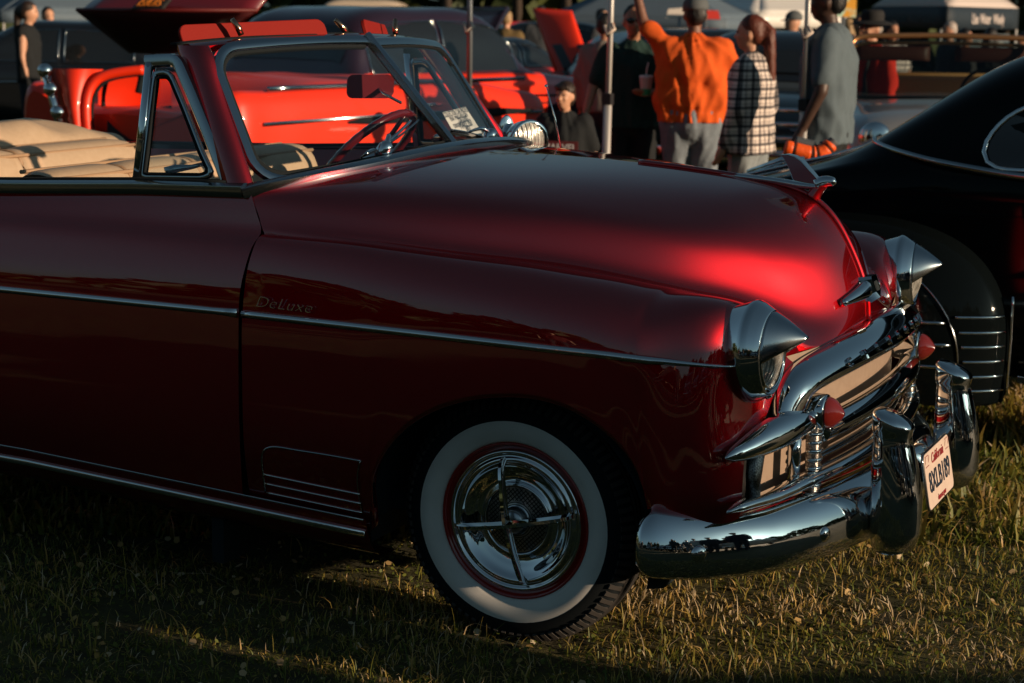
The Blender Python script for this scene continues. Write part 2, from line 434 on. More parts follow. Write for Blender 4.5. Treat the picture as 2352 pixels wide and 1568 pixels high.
def relax(G, n):                           # fair the panel: smooth the interior of the grid, borders fixed
    G = G.copy()
    for _ in range(n):
        for lam in (.5, -.53):             # alternate steps keep the volume
            A = G.copy(); A[1:-1, 1:-1] += lam * (.25 * (G[:-2, 1:-1] + G[2:, 1:-1] + G[1:-1, :-2] + G[1:-1, 2:]) - G[1:-1, 1:-1]); G = A
    return G
FG = relax(FG, 45)
# seam groove: one more row turned down into the gap
def groove(G):                             # the inner slope of the crown, falling into the valley beside the hood
    k = np.clip((G[:, -1, 0] + .74) / .75, 0, 1)[:, None] * np.clip((.66 - G[:, -1, 0]) / .06, 0, 1)[:, None]
    a = G[:, -1] + np.concatenate([0 * k, .006 + .034 * k, -.010 - .004 * k], 1); b = G[:, -1] + np.concatenate([0 * k, .010 + .10 * k, -.045 - .012 * k], 1)
    return np.concatenate([G, a[:, None], b[:, None]], 1)
def lip(G, j, d):                          # an inward flange along a border row
    return np.concatenate([G[:, :1] + np.array(d), G], 1) if j == 0 else np.concatenate([G, G[:, -1:] + np.array(d)], 1)
def fender(s):
    G = lip(groove(FG), 0, (0, .03, .004))
    o = panel('fender', sgn(G, s), PAINT, car, flip=(s < 0), thick=0.0)
    return o
fender_r = fender(1); fender_l = fender(-1)

# --- hood
def hood_half():
    # columns: from the seam / grille lip up the side wall to the top centre line; they fan round the pointed nose
    H = [[(-.722, -.866, 1.056), (-.735, -.860, 1.075), (-.750, -.852, 1.105), (-.776, -.838, 1.150), (-.735, -.780, 1.173), (-.665, -.68, 1.195), (-.585, -.47, 1.222), (-.545, 0, 1.238)],
         [(-.475, -.842, 1.050), (-.477, -.822, 1.060), (-.479, -.806, 1.088), (-.480, -.792, 1.122), (-.478, -.752, 1.160), (-.470, -.66, 1.188), (-.450, -.42, 1.219), (-.43, 0, 1.236)],
         [(-.23, -.802, 1.031), (-.23, -.776, 1.036), (-.23, -.754, 1.057), (-.23, -.738, 1.095), (-.23, -.700, 1.140), (-.23, -.605, 1.177), (-.23, -.38, 1.210), (-.23, 0, 1.231)],
         [(0, -.752, 1.012), (0, -.718, 1.015), (0, -.688, 1.033), (0, -.670, 1.070), (0, -.636, 1.118), (0, -.54, 1.160), (0, -.33, 1.198), (0, 0, 1.222)],
         [(.22, -.687, .982), (.22, -.645, .984), (.222, -.611, 1.000), (.222, -.590, 1.036), (.22, -.562, 1.085), (.215, -.47, 1.133), (.21, -.28, 1.178), (.20, 0, 1.208)],
         [(.43, -.60, .939), (.407, -.562, .940), (.389, -.537, .955), (.377, -.520, .988), (.365, -.494, 1.055), (.335, -.405, 1.118), (.31, -.24, 1.168), (.30, 0, 1.198)],
         [(.57, -.525, .898), (.546, -.478, .898), (.521, -.444, .912), (.507, -.422, .95), (.486, -.395, 1.036), (.432, -.318, 1.112), (.385, -.19, 1.163), (.365, 0, 1.190)],
         [(.645, -.492, .836), (.632, -.42, .845), (.613, -.366, .868), (.599, -.331, .920), (.572, -.297, 1.019), (.506, -.230, 1.103), (.44, -.14, 1.158), (.415, 0, 1.183)],
         [(.685, -.395, .798), (.680, -.32, .822), (.668, -.261, .855), (.656, -.222, .912), (.627, -.190, 1.010), (.556, -.143, 1.098), (.478, -.085, 1.153), (.44, 0, 1.179)],
         [(.708, -.22, .812), (.706, -.165, .838), (.698, -.131, .872), (.684, -.109, .925), (.647, -.093, 1.014), (.577, -.069, 1.098), (.500, -.04, 1.153), (.455, 0, 1.176)],
         [(.716, 0, .815), (.714, 0, .850), (.708, 0, .888), (.693, 0, .935), (.651, 0, 1.024), (.593, 0, 1.108), (.525, 0, 1.156), (.465, 0, 1.175)]]
    return loft(H, 84, 44)
HG = hood_half()
def hood_obj():
    G = HG.copy()
    L = np.concatenate([G[:, :1] + np.array([0, .005, -.03]), G], 1)
    full = np.concatenate([L, mir(L)[:, ::-1][:, 1:]], 1)
    # the two halves meet along the top centre line (last row) and along the nose ridge (last column)
    n0 = len(L[0]); v, f = grid_vf(full)
    o = mesh('hood', v, f, PAINT, car)
    bm = bmesh.new(); bm.from_mesh(o.data); bmesh.ops.remove_doubles(bm, verts=bm.verts, dist=.0008); bmesh.ops.recalc_face_normals(bm, faces=bm.faces)
    bm.to_mesh(o.data); bm.free(); o.data.polygons.foreach_set('use_smooth', [True] * len(o.data.polygons))
    # raised moulding down the nose and along the top
    pth = np.concatenate([G[-1], G[:-1, -1][::-1][:48]]); pth = pth + np.array([.001, 0, .002])
    v, f = sweep_vf(ellip_(.011, .007), poly(pth, 60), up=(.3, 0, 1)); mesh('hood_moulding', v, f, PAINT, o)
    return o
def ellip_(a, b, n=12):
    t = np.linspace(0, 2 * np.pi, n, endpoint=False); return np.stack([a * np.cos(t), b * np.sin(t)], 1)
# resample rows so that they crowd towards the centre line
def recolumn(G):
    n = G.shape[1]; t = np.linspace(0, 1, n)
    q = np.linspace(0, 1, 60)
    return np.array([[np.interp(q, t, r[:, k]) for k in range(3)] for r in G]).transpose(0, 2, 1)
HG = recolumn(loft([r for r in HG], 84, 90))
hood = hood_obj()

# --- doors and rear body
BELT = lambda x: np.interp(x, [-4.1, -3.6, -2.8, -2.2, -1.65, -1.15, -.79], [.98, 1.05, 1.10, 1.115, 1.132, 1.158, 1.168])
ROCK = lambda x: np.interp(x, [-4, -1.64, -.39], [.37, .376, .314])
def side_station(x, w=1.0, zb=None, gap=None, crease=1.0):
    zb = ROCK(x) if zb is None else zb
    bt = BELT(x)
    prof = [(-.918, zb + .004), (-.933, .48), (-.943, .66), (-.945, .82), (-.9395, .91), (-.921, .985), (-.895 - .008 * (1 - crease), 1.032),
            (-.868 - .013 * (1 - crease), 1.058), (-.858 - .006 * (1 - crease), 1.095), (-.848, bt - .03), (-.840, bt)]
    zz = np.linspace(0, 1, 11)
    out = []
    for y, z in prof:
        if z > 1.04: z = 1.04 + (z - 1.04) * (bt - 1.04) / (1.168 - 1.04) if z not in (bt, bt - .03) else z
        xx = x if gap is None else gap(z)
        out.append((xx, y * w, z))
    return out
def door(s):
    S = [side_station(-.757, gap=lambda z: GAPX(z) - .006), side_station(-.95, crease=.75), side_station(-1.2, crease=.35), side_station(-1.5, crease=.1), side_station(-1.95, crease=0.0)]
    G = loft(S, 44, 44)
    G = np.concatenate([G, G[:, -1:] + np.array([0, .05, .0]), G[:, -1:] + np.array([0, .055, -.25])], 1)
    o = panel('door', sgn(G, s), PAINT, car, flip=(s > 0), thick=0.0)
    return o
door_r = door(1); door_l = door(-1)
def quarter(s):
    S = [side_station(-1.957, crease=0), side_station(-2.4, crease=0), side_station(-2.9, 1.0, crease=0), side_station(-3.4, .975, crease=0), side_station(-3.75, .92, crease=0), side_station(-4.0, .80, crease=0), side_station(-4.1, .55, crease=0), side_station(-4.13, .0, crease=0)]
    G = loft(S, 40, 36)
    return panel('quarter_panel', sgn(G, s), PAINT, car, flip=(s > 0), thick=0.0)
both(quarter)
def trunk():
    S = []
    for x, w, h in ((-2.55, .84, 0), (-2.9, .84, .05), (-3.3, .81, .06), (-3.7, .75, .04), (-3.95, .66, 0), (-4.1, .46, -.04), (-4.14, .02, -.05)):
        b = BELT(x); S.append([(x, y * w, b + h * (1 - y * y) - .01) for y in np.linspace(-1, 1, 9)])
    panel('trunk_lid', loft(S, 24, 24), PAINT, car, flip=True, thick=0.0)
trunk()
def rocker(s):
    S = []
    for x in (-1.957, -1.5, -1.0, -.765, -.5, -.378):
        zt = ROCK(x); lo = zt - .045
        S.append([(x, -.915, zt + .003), (x, -.912, zt - .02), (x, -.902, lo), (x, -.86, lo - .06), (x, -.75, lo - .08)])
    panel('rocker_panel', sgn(loft(S, 12, 10), s), PAINT, car, flip=(s > 0), thick=0.0)
    p = [(x, -.9165, ROCK(x)) for x in np.linspace(-2.9, -.385, 12)]
    v, f = sweep_vf(rrect(.008, .006, .002, 3), sgn(p, s)); mesh('rocker_upper_moulding', v, f, CHROME_S, car)
    p = [(x, -.908, ROCK(x) - .041) for x in np.linspace(-2.9, -.385, 12)]
    v, f = sweep_vf(rrect(.014, .020, .006, 4), sgn(p, s)); mesh('rocker_moulding', v, f, CHROME, car)
both(rocker)
# under-body: dark floor and wheel wells, so that nothing shows through from below
def underbody():
    mb = MB()
    mb.box((-1.75, 0, .33), (4.2, 1.5, .05)); mb.box((-.9, 0, .55), (.04, 1.70, .9)); mb.box((.0, 0, .62), (.80, .70, .5))
    mb.box((-.45, 0, .40), (.12, 1.70, .20))
    mb.build('underbody', DARK, car, False)
underbody()
def well(s):
    a = np.linspace(R_(-12), R_(192), 30); G = []
    for y in (-.905, -.86, -.5):
        r = .40 if y < -.87 else .43
        G.append([(.028 + r * math.cos(t), y, .325 + (r - .01) * math.sin(t)) for t in a])
    v, f = grid_vf(sgn(np.array(G), s)); mesh('wheel_well', v, f, DARK, car)
    v, f = sweep_vf(rrect(.007, .007, .002, 3), sgn([(x, sideY(x, z)[0] + .006, z) for x, z in spline(ARCH, 40)], s))
    mesh('arch_lip', v, f, PAINT, car)
both(well)

# --- body side trim
def side_trim(s):
    xs = np.linspace(-.742, .628, 40)
    pts = []; sc_ = []
    for x in xs:
        z = np.interp(x, [-.75, -.16, .316, .63], [.844, .838, .831, .8185])
        i = np.argmin(np.abs(FG[:, :, 0] - x) + np.abs(FG[:, :, 2] - z)); q = FG.reshape(-1, 3)[i]
        y = sideY(x, z)[0] if x < .42 else np.interp(x, [.42, .5, .56, .60, .63], [-.921, -.905, -.889, -.868, -.842])
        pts.append((x, y - .002, z)); sc_.append(np.clip((.632 - x) / .22, .12, 1) ** .8)
    prof = [(0.004, -.011), (-.004, -.009), (-.008, -.003), (-.008, .003), (-.004, .009), (.004, .011)]
    if s < 0: prof = [(-a, b) for a, b in prof]
    v, f = sweep_vf([(-a, b) for a, b in prof], sgn(pts, s), scale=np.array(sc_)); mesh('side_moulding', v, f, CHROME, fender_r if s > 0 else fender_l)
    pts = [(x, sideY(x, .845)[0] - .002, .845) for x in np.linspace(-1.94, -.757, 30)]
    sc2 = [1.0] * 27 + [.95, 1.05, 1.3]
    v, f = sweep_vf([(-a, b) for a, b in prof], sgn(pts, s), scale=np.array(sc2)); mesh('side_moulding', v, f, CHROME, door_r if s > 0 else door_l)
both(side_trim)
# belt moulding on the doors
def belt(s):
    pts = [(x, -.852, BELT(x) - .004) for x in np.linspace(-2.5, -.797, 24)]
    v, f = sweep_vf([(-.012, -.020), (.006, -.018), (.012, -.004), (.010, .012), (-.004, .020), (-.020, .020)], sgn(pts, s)) if s > 0 else \
        sweep_vf([(.012, -.020), (-.006, -.018), (-.012, -.004), (-.010, .012), (.004, .020), (.020, .020)], sgn(pts, s))
    o = mesh('belt_moulding', v, f, CHROME_S, door_r if s > 0 else door_l); autosmooth(o, 50)
    p = [(x, -.828, BELT(x) + .016) for x in np.linspace(-2.4, -.86, 24)]
    v, f = sweep_vf(rrect(.030, .012, .004, 3), sgn(p, s)); mesh('window_felt', v, f, BLACK_RUB, door_r if s > 0 else door_l)
both(belt)
# script on the fender
t = text_mesh('fender_script', 'DeLuxe', .043, CHROME, fender_r, (-.612, -.9480, .880), (1, 0, -.02), (0, -.02, 1), .002, shear=.38, sx=1.30, bold=-.0010)
# gravel shield with chrome lines, behind the front wheel
def gravel(s):
    par = fender_r if s > 0 else fender_l
    def on(x, z, o=.003): return (x, sideY(x, z)[0] - o, z)
    path = [(-.70, .345), (-.698, .42), (-.690, .468), (-.668, .483), (-.60, .486), (-.50, .484), (-.385, .4795)]
    out = spline(path, 30)
    v, f = tube_vf(sgn([on(x, z) for x, z in out], s), .0028, 6); mesh('gravel_shield_edge', v, f, CHROME_S, par)
    path = [(-.385, .48), (-.397, .44), (-.40, .38), (-.396, .322)]
    v, f = tube_vf(sgn([on(x, z) for x, z in spline(path, 16)], s), .0018, 6); mesh('gravel_shield_edge', v, f, CHROME_S, par)
    G = []
    for k in np.linspace(0, 1, 14):
        x = -.695 + k * .30; zt = .475 + .009 * math.sin(k * 3)
        G.append([on(x, z, .0015) for z in np.linspace(.318, zt, 8)])
    panel('gravel_shield', sgn(np.array(G), s), PAINT, par, flip=(s < 0), thick=0.0)
    for z0, z1 in ((.401, .383), (.374, .356), (.347, .329)):
        p = [on(x, z0 + (z1 - z0) * (x + .70) / .305) for x in np.linspace(-.70, -.397, 12)]
        v, f = tube_vf(sgn(p, s), .0026, 6); mesh('gravel_shield_bar', v, f, CHROME, par)
both(gravel)

# --- headlights
def headlight(s):
    hl = empty('headlight', (0, 0, 0), parent=car)
    c = np.array([.630, -.752, .840]); ax = unit((1, -.06, .02))
    oval = lambda v, c: c + (np.asarray(v) - c) * [1, .88, 1]
    prof = [(-.06, .108), (-.012, .124), (-.004, .128), (.004, .1275), (.016, .122), (.030, .113), (.041, .106), (.044, .103), (.042, .100), (.036, .0985), (.036, .095), (.043, .092), (.046, .089), (.043, .086), (.030, .084)]
    v, f = lathe_vf(prof, 64, c, ax); v = oval(v, c); v = sgn(v, s)
    mesh('headlight_ring', v, [q[::-1] for q in f] if s > 0 else f, CHROME, hl)
    n = 48; pr = []
    for r in np.linspace(.0855, 0, 12): pr.append((.034 + .030 * (1 - (r / .0855) ** 2), max(r, 1e-4)))
    v, f = lathe_vf(pr, n, c, ax); v = oval(v, c)
    lm = mat('fluted_lens_glass', (.80, .78, .72), rough=.18, metal=.55, noise=(45, .35, (.30, .29, .26)))
    if 'lens_wave' not in MATS:
        MATS['lens_wave'] = True; nt = lm.node_tree; b = nt.nodes['Principled BSDF']
        tc = nt.nodes.new('ShaderNodeTexCoord'); w = nt.nodes.new('ShaderNodeTexWave'); w.bands_direction = 'Y'; w.inputs['Scale'].default_value = 26; w.inputs['Distortion'].default_value = .4
        bp = nt.nodes.new('ShaderNodeBump'); bp.inputs['Strength'].default_value = .9; bp.inputs['Distance'].default_value = .006
        nt.links.new(tc.outputs['Object'], w.inputs['Vector']); nt.links.new(w.outputs['Fac'], bp.inputs['Height']); nt.links.new(bp.outputs['Normal'], b.inputs['Normal'])
    mesh('headlight_lens', sgn(v, s), [q[::-1] for q in f] if s > 0 else f, lm, hl)
    # peaked visor over the upper half
    side = unit(np.cross(ax, [0, 0, 1])); up = np.cross(side, ax)
    apex = np.array([.757, -.748, .884])
    G = []
    for a in np.linspace(R_(-9), R_(189), 41):
        base = c + ax * .040 + .1005 * (math.cos(a) * side + math.sin(a) * up)
        h = max(0.0, math.sin(a)); row = []
        for k in np.linspace(0, 1, 14):
            # straight generator to the peak with a light crown
            p = base + (apex - base) * k
            p = p + (.014 * math.sin(k * math.pi) * (math.cos(a) * side * .25 + up * .26 * (h ** .7)))
            row.append(p)
        G.append(row)
    G = np.array(G); G = np.where(np.arange(14)[None, :, None] < 13, np.stack([G[..., 0], c[1] + (G[..., 1] - c[1]) * .88, G[..., 2]], -1), G); v, f = grid_vf(sgn(G, s), s < 0)
    o = mesh('headlight_visor', v, f, CHROME_S, hl); mod(o, 'SOLIDIFY', thickness=.004, offset=-1)
    # bottom screw tab
    v, f = tube_vf(sgn([c + ax * .030 + np.array([0, 0, -.112]), c + ax * .042 + np.array([0, 0, -.104])], s), .007, 8); mesh('retaining_screw', v, f, CHROME, hl)
both(headlight)
# --- grille
gx = lambda y: .77 - .20 * y * y
grille = empty('grille', (0, 0, 0), parent=car)
def yz_path(P, off=0.0, n=60, mirror=True):
    P = np.array(P, float); q = spline(P, n)
    if mirror: q = np.concatenate([q, (q * [-1, 1])[::-1][1:]])
    return np.array([(gx(y) + off, y, z) for y, z in q])
def ellip(a, b, n=20, front=1.0):
    t = np.linspace(0, 2 * np.pi, n, endpoint=False); return np.stack([a * np.cos(t), b * np.sin(t)], 1)
P = yz_path([(-.634, .632), (-.628, .675), (-.600, .722), (-.535, .748), (-.40, .764), (-.2, .776), (0, .779)], -.012)
d0 = np.abs(P[:, 1]); w = np.interp(d0, [0, .5, .6, .64], [.056, .050, .046, .046])
v, f = sweep_vf(ellip(1, 1, 24), P, up=(1, 0, 1.8), scale=np.stack([w, np.full(len(P), .034)], 1))
mesh('upper_bar', v, f, CHROME, grille)
P = yz_path([(-.505, .606), (-.40, .608), (-.2, .614), (0, .617)], .008)
v, f = sweep_vf(ellip(1, 1, 24), P, up=(1, 0, .8), scale=np.tile([[.036, .031]], (len(P), 1)))
mesh('middle_bar', v, f, CHROME, grille)
P = yz_path([(-.905, .470), (-.85, .476), (-.76, .476), (-.6, .484), (-.3, .492), (0, .494)], .016)
w = np.interp(np.abs(P[:, 1]), [0, .55, .72, .86, .905], [.018, .018, .017, .012, .003])
v, f = sweep_vf(ellip(1, 1, 16), P, up=(1, 0, 0), scale=np.stack([w, w * 1.6], 1))
mesh('lower_bar', v, f, CHROME, grille)
P = yz_path([(-.50, .520), (-.3, .524), (0, .526)], -.018)
v, f = sweep_vf(rrect(.022, .02, .006, 3), P, up=(1, 0, 0)); mesh('inner_rail', v, f, CHROME_S, grille)
def grille_sides(s):
    y = np.array([-.575, -.62, -.70, -.78, -.85, -.895, -.914]); z = np.array([.640, .641, .636, .625, .613, .607, .604])
    h = np.array([.030, .037, .043, .038, .026, .013, .002]); q = spline(np.stack([y, z, h], 1), 40)
    P = np.array([(gx(a) + .012, a, b) for a, b, _ in q])
    v, f = sweep_vf(ellip(1, 1, 20), sgn(P, s), up=(1, 0, 0), scale=np.stack([np.maximum(q[:, 2], .001), np.maximum(q[:, 2] * .95, .001)], 1))
    mesh('wing_bar', v, f, CHROME, grille)
    # parking lamp
    pl = empty('parking_lamp', (0, 0, 0), parent=car)
    c = np.array([.752, -.522, .655])
    v, f = lathe_vf([(-.10, .030), (-.07, .042), (-.03, .047), (-.004, .0475), (0, .046), (.001, .040)], 32, sgn(c, s), (1, 0, 0)); mesh('lamp_body', v, [q[::-1] for q in f], CHROME, pl)
    amber = mat('amber_red_lens', (.13, .012, .010), rough=.10, coat=1, spec=.6)
    pr = [(.0, .040)]
    for t in np.linspace(.1, 1, 10):
        r = .041 * math.cos(t * 1.5) ** .85; x = .046 * t ** .9
        pr += [(x - .001, r + .0006), (x, max(r, .0008))]
    v, f = lathe_vf(pr, 32, sgn(c, s), (1, 0, 0)); mesh('lamp_lens', v, [q[::-1] for q in f], amber, pl)
    # ribbed upright below the lamp
    u = empty('grille_upright', (0, 0, 0), parent=car)
    mb = MB(); yb = -.527
    xb = gx(yb) + .006
    v, f = sweep_vf(rrect(.046, .036, .012, 4), sgn([(xb, yb, .625), (xb + .002, yb, .55), (xb + .002, yb, .445), (xb + .004, yb, .432)], s), up=(1, 0, 0), scale=[[1, 1], [.95, 1], [1, 1], [1.25, 1.2]]); mesh('upright_core', v, f, CHROME_P, u)
    for k in range(7):
        z = .600 - k * .0225
        v, f = tube_vf(sgn(np.array([(xb + .022 * math.cos(a), yb + .027 * math.sin(a), z) for a in np.linspace(-2.0, 2.0, 16)]), s), .0052, 8); mesh('rib', v, f, CHROME, u)
    v, f = tube_vf(sgn([(gx(-.79) + .008, -.79, .605), (gx(-.795) + .006, -.795, .54), (gx(-.795) + .006, -.795, .475)], s), [.022, .020, .021], 14); mesh('end_post', v, f, CHROME_P, grille)
    v, f = tube_vf(sgn([(gx(-.60) - .004, -.60, .625), (gx(-.60) - .006, -.60, .49)], s), .018, 12); mesh('inner_post', v, f, CHROME, grille)
both(grille_sides)
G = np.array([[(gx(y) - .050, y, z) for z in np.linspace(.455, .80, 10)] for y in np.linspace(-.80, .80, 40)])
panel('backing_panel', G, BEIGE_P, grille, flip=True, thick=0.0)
G = np.array([[(gx(y) - .012 - .55 * (.468 - z) ** 1.3, y, z) for z in np.linspace(.30, .466, 8)] for y in np.linspace(-.83, .83, 50)])
panel('front_apron', G, PAINT, car, flip=True, thick=0.0)
# letters on the upper bar
for i, ch in enumerate('CHEVROLET'):
    y = -.40 + i * .10
    text_mesh('letter', ch, .036, CHROME, grille, (gx(y) + .0365, y, np.interp(abs(y), [0, .2, .4], [.780, .777, .766])), (0.4 * y * -1, 1, 0), (-.5, 0, .87), .003, bold=.0006)

# --- bumper
bumper = empty('front_bumper', (0, 0, 0), parent=car)
half = [(.425, -1.000), (.46, -.994), (.53, -.952), (.605, -.880), (.68, -.785), (.75, -.665), (.81, -.525), (.855, -.375), (.885, -.20), (.895, 0)]
q = spline(half, 70); q = np.concatenate([q, (q * [1, -1])[::-1][1:]])
zc = np.interp(np.abs(q[:, 1]), [0, .4, .75, .92, 1.0], [.372, .370, .364, .372, .384])
P = np.stack([q[:, 0], q[:, 1], zc], 1)
prof = spline([(.050, -.072), (.015, -.087), (-.020, -.085), (-.040, -.062), (-.046, -.032), (-.043, .004), (-.031, .040), (-.010, .068), (.018, .083), (.050, .088)], 36)
prof = prof * [1, 1]
L = np.concatenate([[0], np.cumsum(np.linalg.norm(np.diff(P, axis=0), axis=1))]); e = np.minimum(L, L[-1] - L)
sc_ = np.sqrt(np.clip(1 - (1 - np.clip(e / .05, 0, 1)) ** 2, .12, 1))
sc2 = np.stack([.55 + .45 * sc_, sc_ ** .35], 1)
v, f = sweep_vf([(-(a + .045), b) for a, b in prof], P, scale=sc2)   # B points outwards-negative
v = np.array(v)
# the sweep's sideways axis points to the car's inside on this path; make sure that the barrel faces out
if v.reshape(len(P), -1, 3)[len(P) // 2, :, 0].mean() < P[len(P) // 2, 0]:
    pass
mesh('bumper_bar', v, f, CHROME, bumper)
def guards(s):
    g = empty('bumper_guard', (0, 0, 0), parent=car)
    lv = [(.270, .900, .035, .048), (.285, .906, .055, .060), (.33, .910, .066, .066), (.42, .908, .066, .064), (.50, .900, .058, .060), (.555, .893, .050, .055), (.578, .890, .047, .052), (.588, .890, .049, .054), (.598, .890, .052, .057), (.606, .890, .052, .057)]
    n = 40; rings = []
    t = np.linspace(0, 2 * np.pi, n, endpoint=False)
    def ring(z, cx, hx, hy, slope=0.0, top=False):
        c, s_ = np.cos(t), np.sin(t)
        X = np.sign(c) * np.abs(c) ** (.75) * hx; Y = np.sign(s_) * np.abs(s_) ** (.6) * hy
        Y = Y * np.interp(X / hx, [-1, .2, 1], [1, 1, .72])
        Z = z - slope * (X + hx) * .0 + (slope * (hx - X))
        return np.stack([cx + X, -.372 + Y, Z], 1)
    for z, cx, hx, hy in lv[:-1]: rings.append(ring(z, cx, hx, hy))
    for k, dz in ((1.0, .0), (.985, .006), (.90, .014), (.72, .020), (.45, .024), (.12, .026)):
        rg = ring(.603, .890, .053 * k, .057 * k); rg[:, 2] = .600 + .36 * (.943 - rg[:, 0]) + dz * .8; rings.append(rg)
    Gd = np.array(rings); v, f = grid_vf(sgn(Gd, s), s < 0, closed_v=True)
    m = len(rings) - 1
    f.append(tuple(range(m * n, m * n + n)) if s > 0 else tuple(range(m * n, m * n + n))[::-1]); f.append(tuple(range(n))[::-1])
    f = [q[::-1] for q in f]
    mesh('guard_body', v, f, CHROME, g)
both(guards)
for s in (1, -1):
    for y, r in ((-.925, .021), (-.60, .020)):
        i = np.argmin(np.abs(q[:, 1] - y)); T = unit(P[i + 1] - P[i - 1]); nrm = unit(np.cross(T, [0, 0, 1]))
        c = P[i] + nrm * (-.002) + np.array([0, 0, -.012])
        pr = [(-.004, r)] + [(r * .55 * math.sin(a), r * math.cos(a)) for a in np.linspace(.05, 1.5, 8)]
        v, f = lathe_vf(pr, 24, sgn(c, s), sgn(nrm, s)); mesh('bumper_bolt', v, [k[::-1] for k in f], CHROME, bumper)

# --- licence plate
plate = empty('license_plate', (0, 0, 0), parent=car)
pc = np.array([.945, -.035, .412]); pu = unit((-.187, 0, 1)); pxd = np.array([0, 1.0, 0]); pn = np.cross(pxd, pu)
o2 = rrect(.3048, .1524, .018, 5); mb = MB(); n = len(o2)
vv = [pc + pxd * a + pu * b for a, b in o2] + [pc - pn * .003 + pxd * a + pu * b for a, b in o2]
mb.add(vv, [tuple(range(n)), tuple(range(2 * n - 1, n - 1, -1))] + [(i, i + n, (i + 1) % n + n, (i + 1) % n) for i in range(n)])
PLATE_W = mat('reflective_plate_white', (.56, .45, .38), rough=.5, noise=(25, .6, (.48, .38, .32)), bump=(60, .05))
mb.build('plate_sheet', PLATE_W, plate, False)
NAVY = mat('navy_enamel', (.012, .025, .05), rough=.4); CRIM = mat('crimson_print', (.28, .02, .03), rough=.5)
text_mesh('plate_number', '8XLB189', .080, NAVY, plate, pc + pn * .001 - pu * .010, pxd, pu, .0012, sx=.84, bold=.0002)
text_mesh('plate_state', 'California', .040, CRIM, plate, pc + pn * .001 + pu * .050, pxd, pu, .0006, shear=.35, sx=.95)
text_mesh('plate_web', 'dmv.ca.gov', .022, CRIM, plate, pc + pn * .001 - pu * .063, pxd, pu, .0006, bold=.0004)
for sy in (-1, 1):
    mb = MB(); c = pc + pn * .001 + pxd * .122 * sy + pu * .055
    for a in (-1, 1): mb.box(c + pxd * .019 * a, (.001, .0012, .028)); mb.box(c + pu * .014 * a, (.001, .038, .0012))
    mb.build('sticker_outline', CRIM, plate, False)
v, f = sweep_vf(rrect(.005, .007, .002, 3), [pc - pn * .004 + pxd * a + pu * b for a, b in rrect(.31, .158, .02, 6)], up=pn, closed_path=True); mesh('plate_frame', v, f, CHROME_S, plate)
v, f = tube_vf([pc - pn * .004, pc - np.array([.09, 0, .03])], .02, 8); mesh('plate_bracket', v, f, DARK, plate)

# --- hood ornament and badge
orn = empty('hood_ornament', (0, 0, 0), parent=car)
ROSE = CHROME
prof = [(1793.5, 354), (1812, 352.5), (1828, 357), (1845, 368), (1865, 391), (1890, 420), (1888, 431), (1878, 434), (1850, 428), (1826, 419), (1820, 410), (1817.5, 402), (1811, 384), (1803, 367)]
pp = [aty(a, b, 0) for a, b in prof]
# half thickness: wide along the leading edge, thin at the trailing edge
hw = [.006, .014, .019, .020, .018, .013, .008, .007, .006, .005, .003, .003, .003, .004]
pv = [(p[0], -h, p[2]) for p, h in zip(pp, hw)] + [(p[0], h, p[2]) for p, h in zip(pp, hw)]
n = len(pp); fc = [tuple(range(n)), tuple(range(2 * n - 1, n - 1, -1))] + [(i, i + n, (i + 1) % n + n, (i + 1) % n) for i in range(n)]
o = mesh('fin', pv, fc, ROSE, orn); mod(o, 'BEVEL', width=.0025, segments=3, limit_method='ANGLE'); autosmooth(o, 25)
sp = [aty(a, b, 0) for a, b in ((1576, 391), (1640, 398), (1720, 407), (1800, 418), (1850, 426), (1884, 428))]
v, f = sweep_vf(ellip(1, 1, 14), spline(sp, 30), scale=np.stack([np.linspace(.007, .019, 30), np.concatenate([np.linspace(.007, .010, 24), np.linspace(.010, .008, 6)])], 1)); mesh('spear', v, f, CHROME, orn)
hp = [aty(a, b, 0) for a, b in ((1876, 424), (1895, 417), (1910, 417), (1918, 419), (1921.5, 420))]
v, f = sweep_vf(ellip(1, 1, 14), spline(hp, 16), scale=np.interp(np.linspace(0, 1, 16), [0, .3, .8, 1], [.020, .018, .013, .002])); mesh('head', v, f, CHROME, orn)
hp = [aty(a, b, 0) for a, b in ((1868, 452), (1874, 442), (1884, 430), (1895, 421))]
v, f = sweep_vf(ellip(1, 1, 12), spline(hp, 12), up=(1, 0, 0), scale=np.linspace(.022, .013, 12)); mesh('neck', v, f, PAINT, orn)
badge = empty('nose_badge', (0, 0, 0), parent=car)
bc = np.array([.715, 0, .905]); bn = unit((.93, 0, .36))
mb = MB()
def prism(mb, c, pts, xd, yd, zd, h0, h1, k=.75):
    n = len(pts); a = [c + xd * p[0] + yd * p[1] + zd * h0 for p in pts]; b = [c + xd * p[0] * k + yd * p[1] * k + zd * h1 for p in pts]
    mb.add(a + b, [tuple(range(n))[::-1], tuple(range(n, 2 * n))] + [(i, (i + 1) % n, (i + 1) % n + n, i + n) for i in range(n)])
bu = np.cross(bn, [0, 1.0, 0]); bu = bu if bu[2] > 0 else -bu
prism(mb, bc, [(-.034, .040), (.034, .040), (.040, .030), (.034, -.020), (0, -.045), (-.034, -.020), (-.040, .030)], np.array([0, 1.0, 0]), bu, bn, -.02, .022)
mb.build('shield', CHROME, badge, False)
prism(m2 := MB(), bc + bn * .0225, [(-.014, .014), (.014, .014), (.014, -.014), (-.014, -.014)], np.array([0, 1.0, 0]), bu, bn, 0, .002); m2.build('shield_inset', DARK, badge, False)
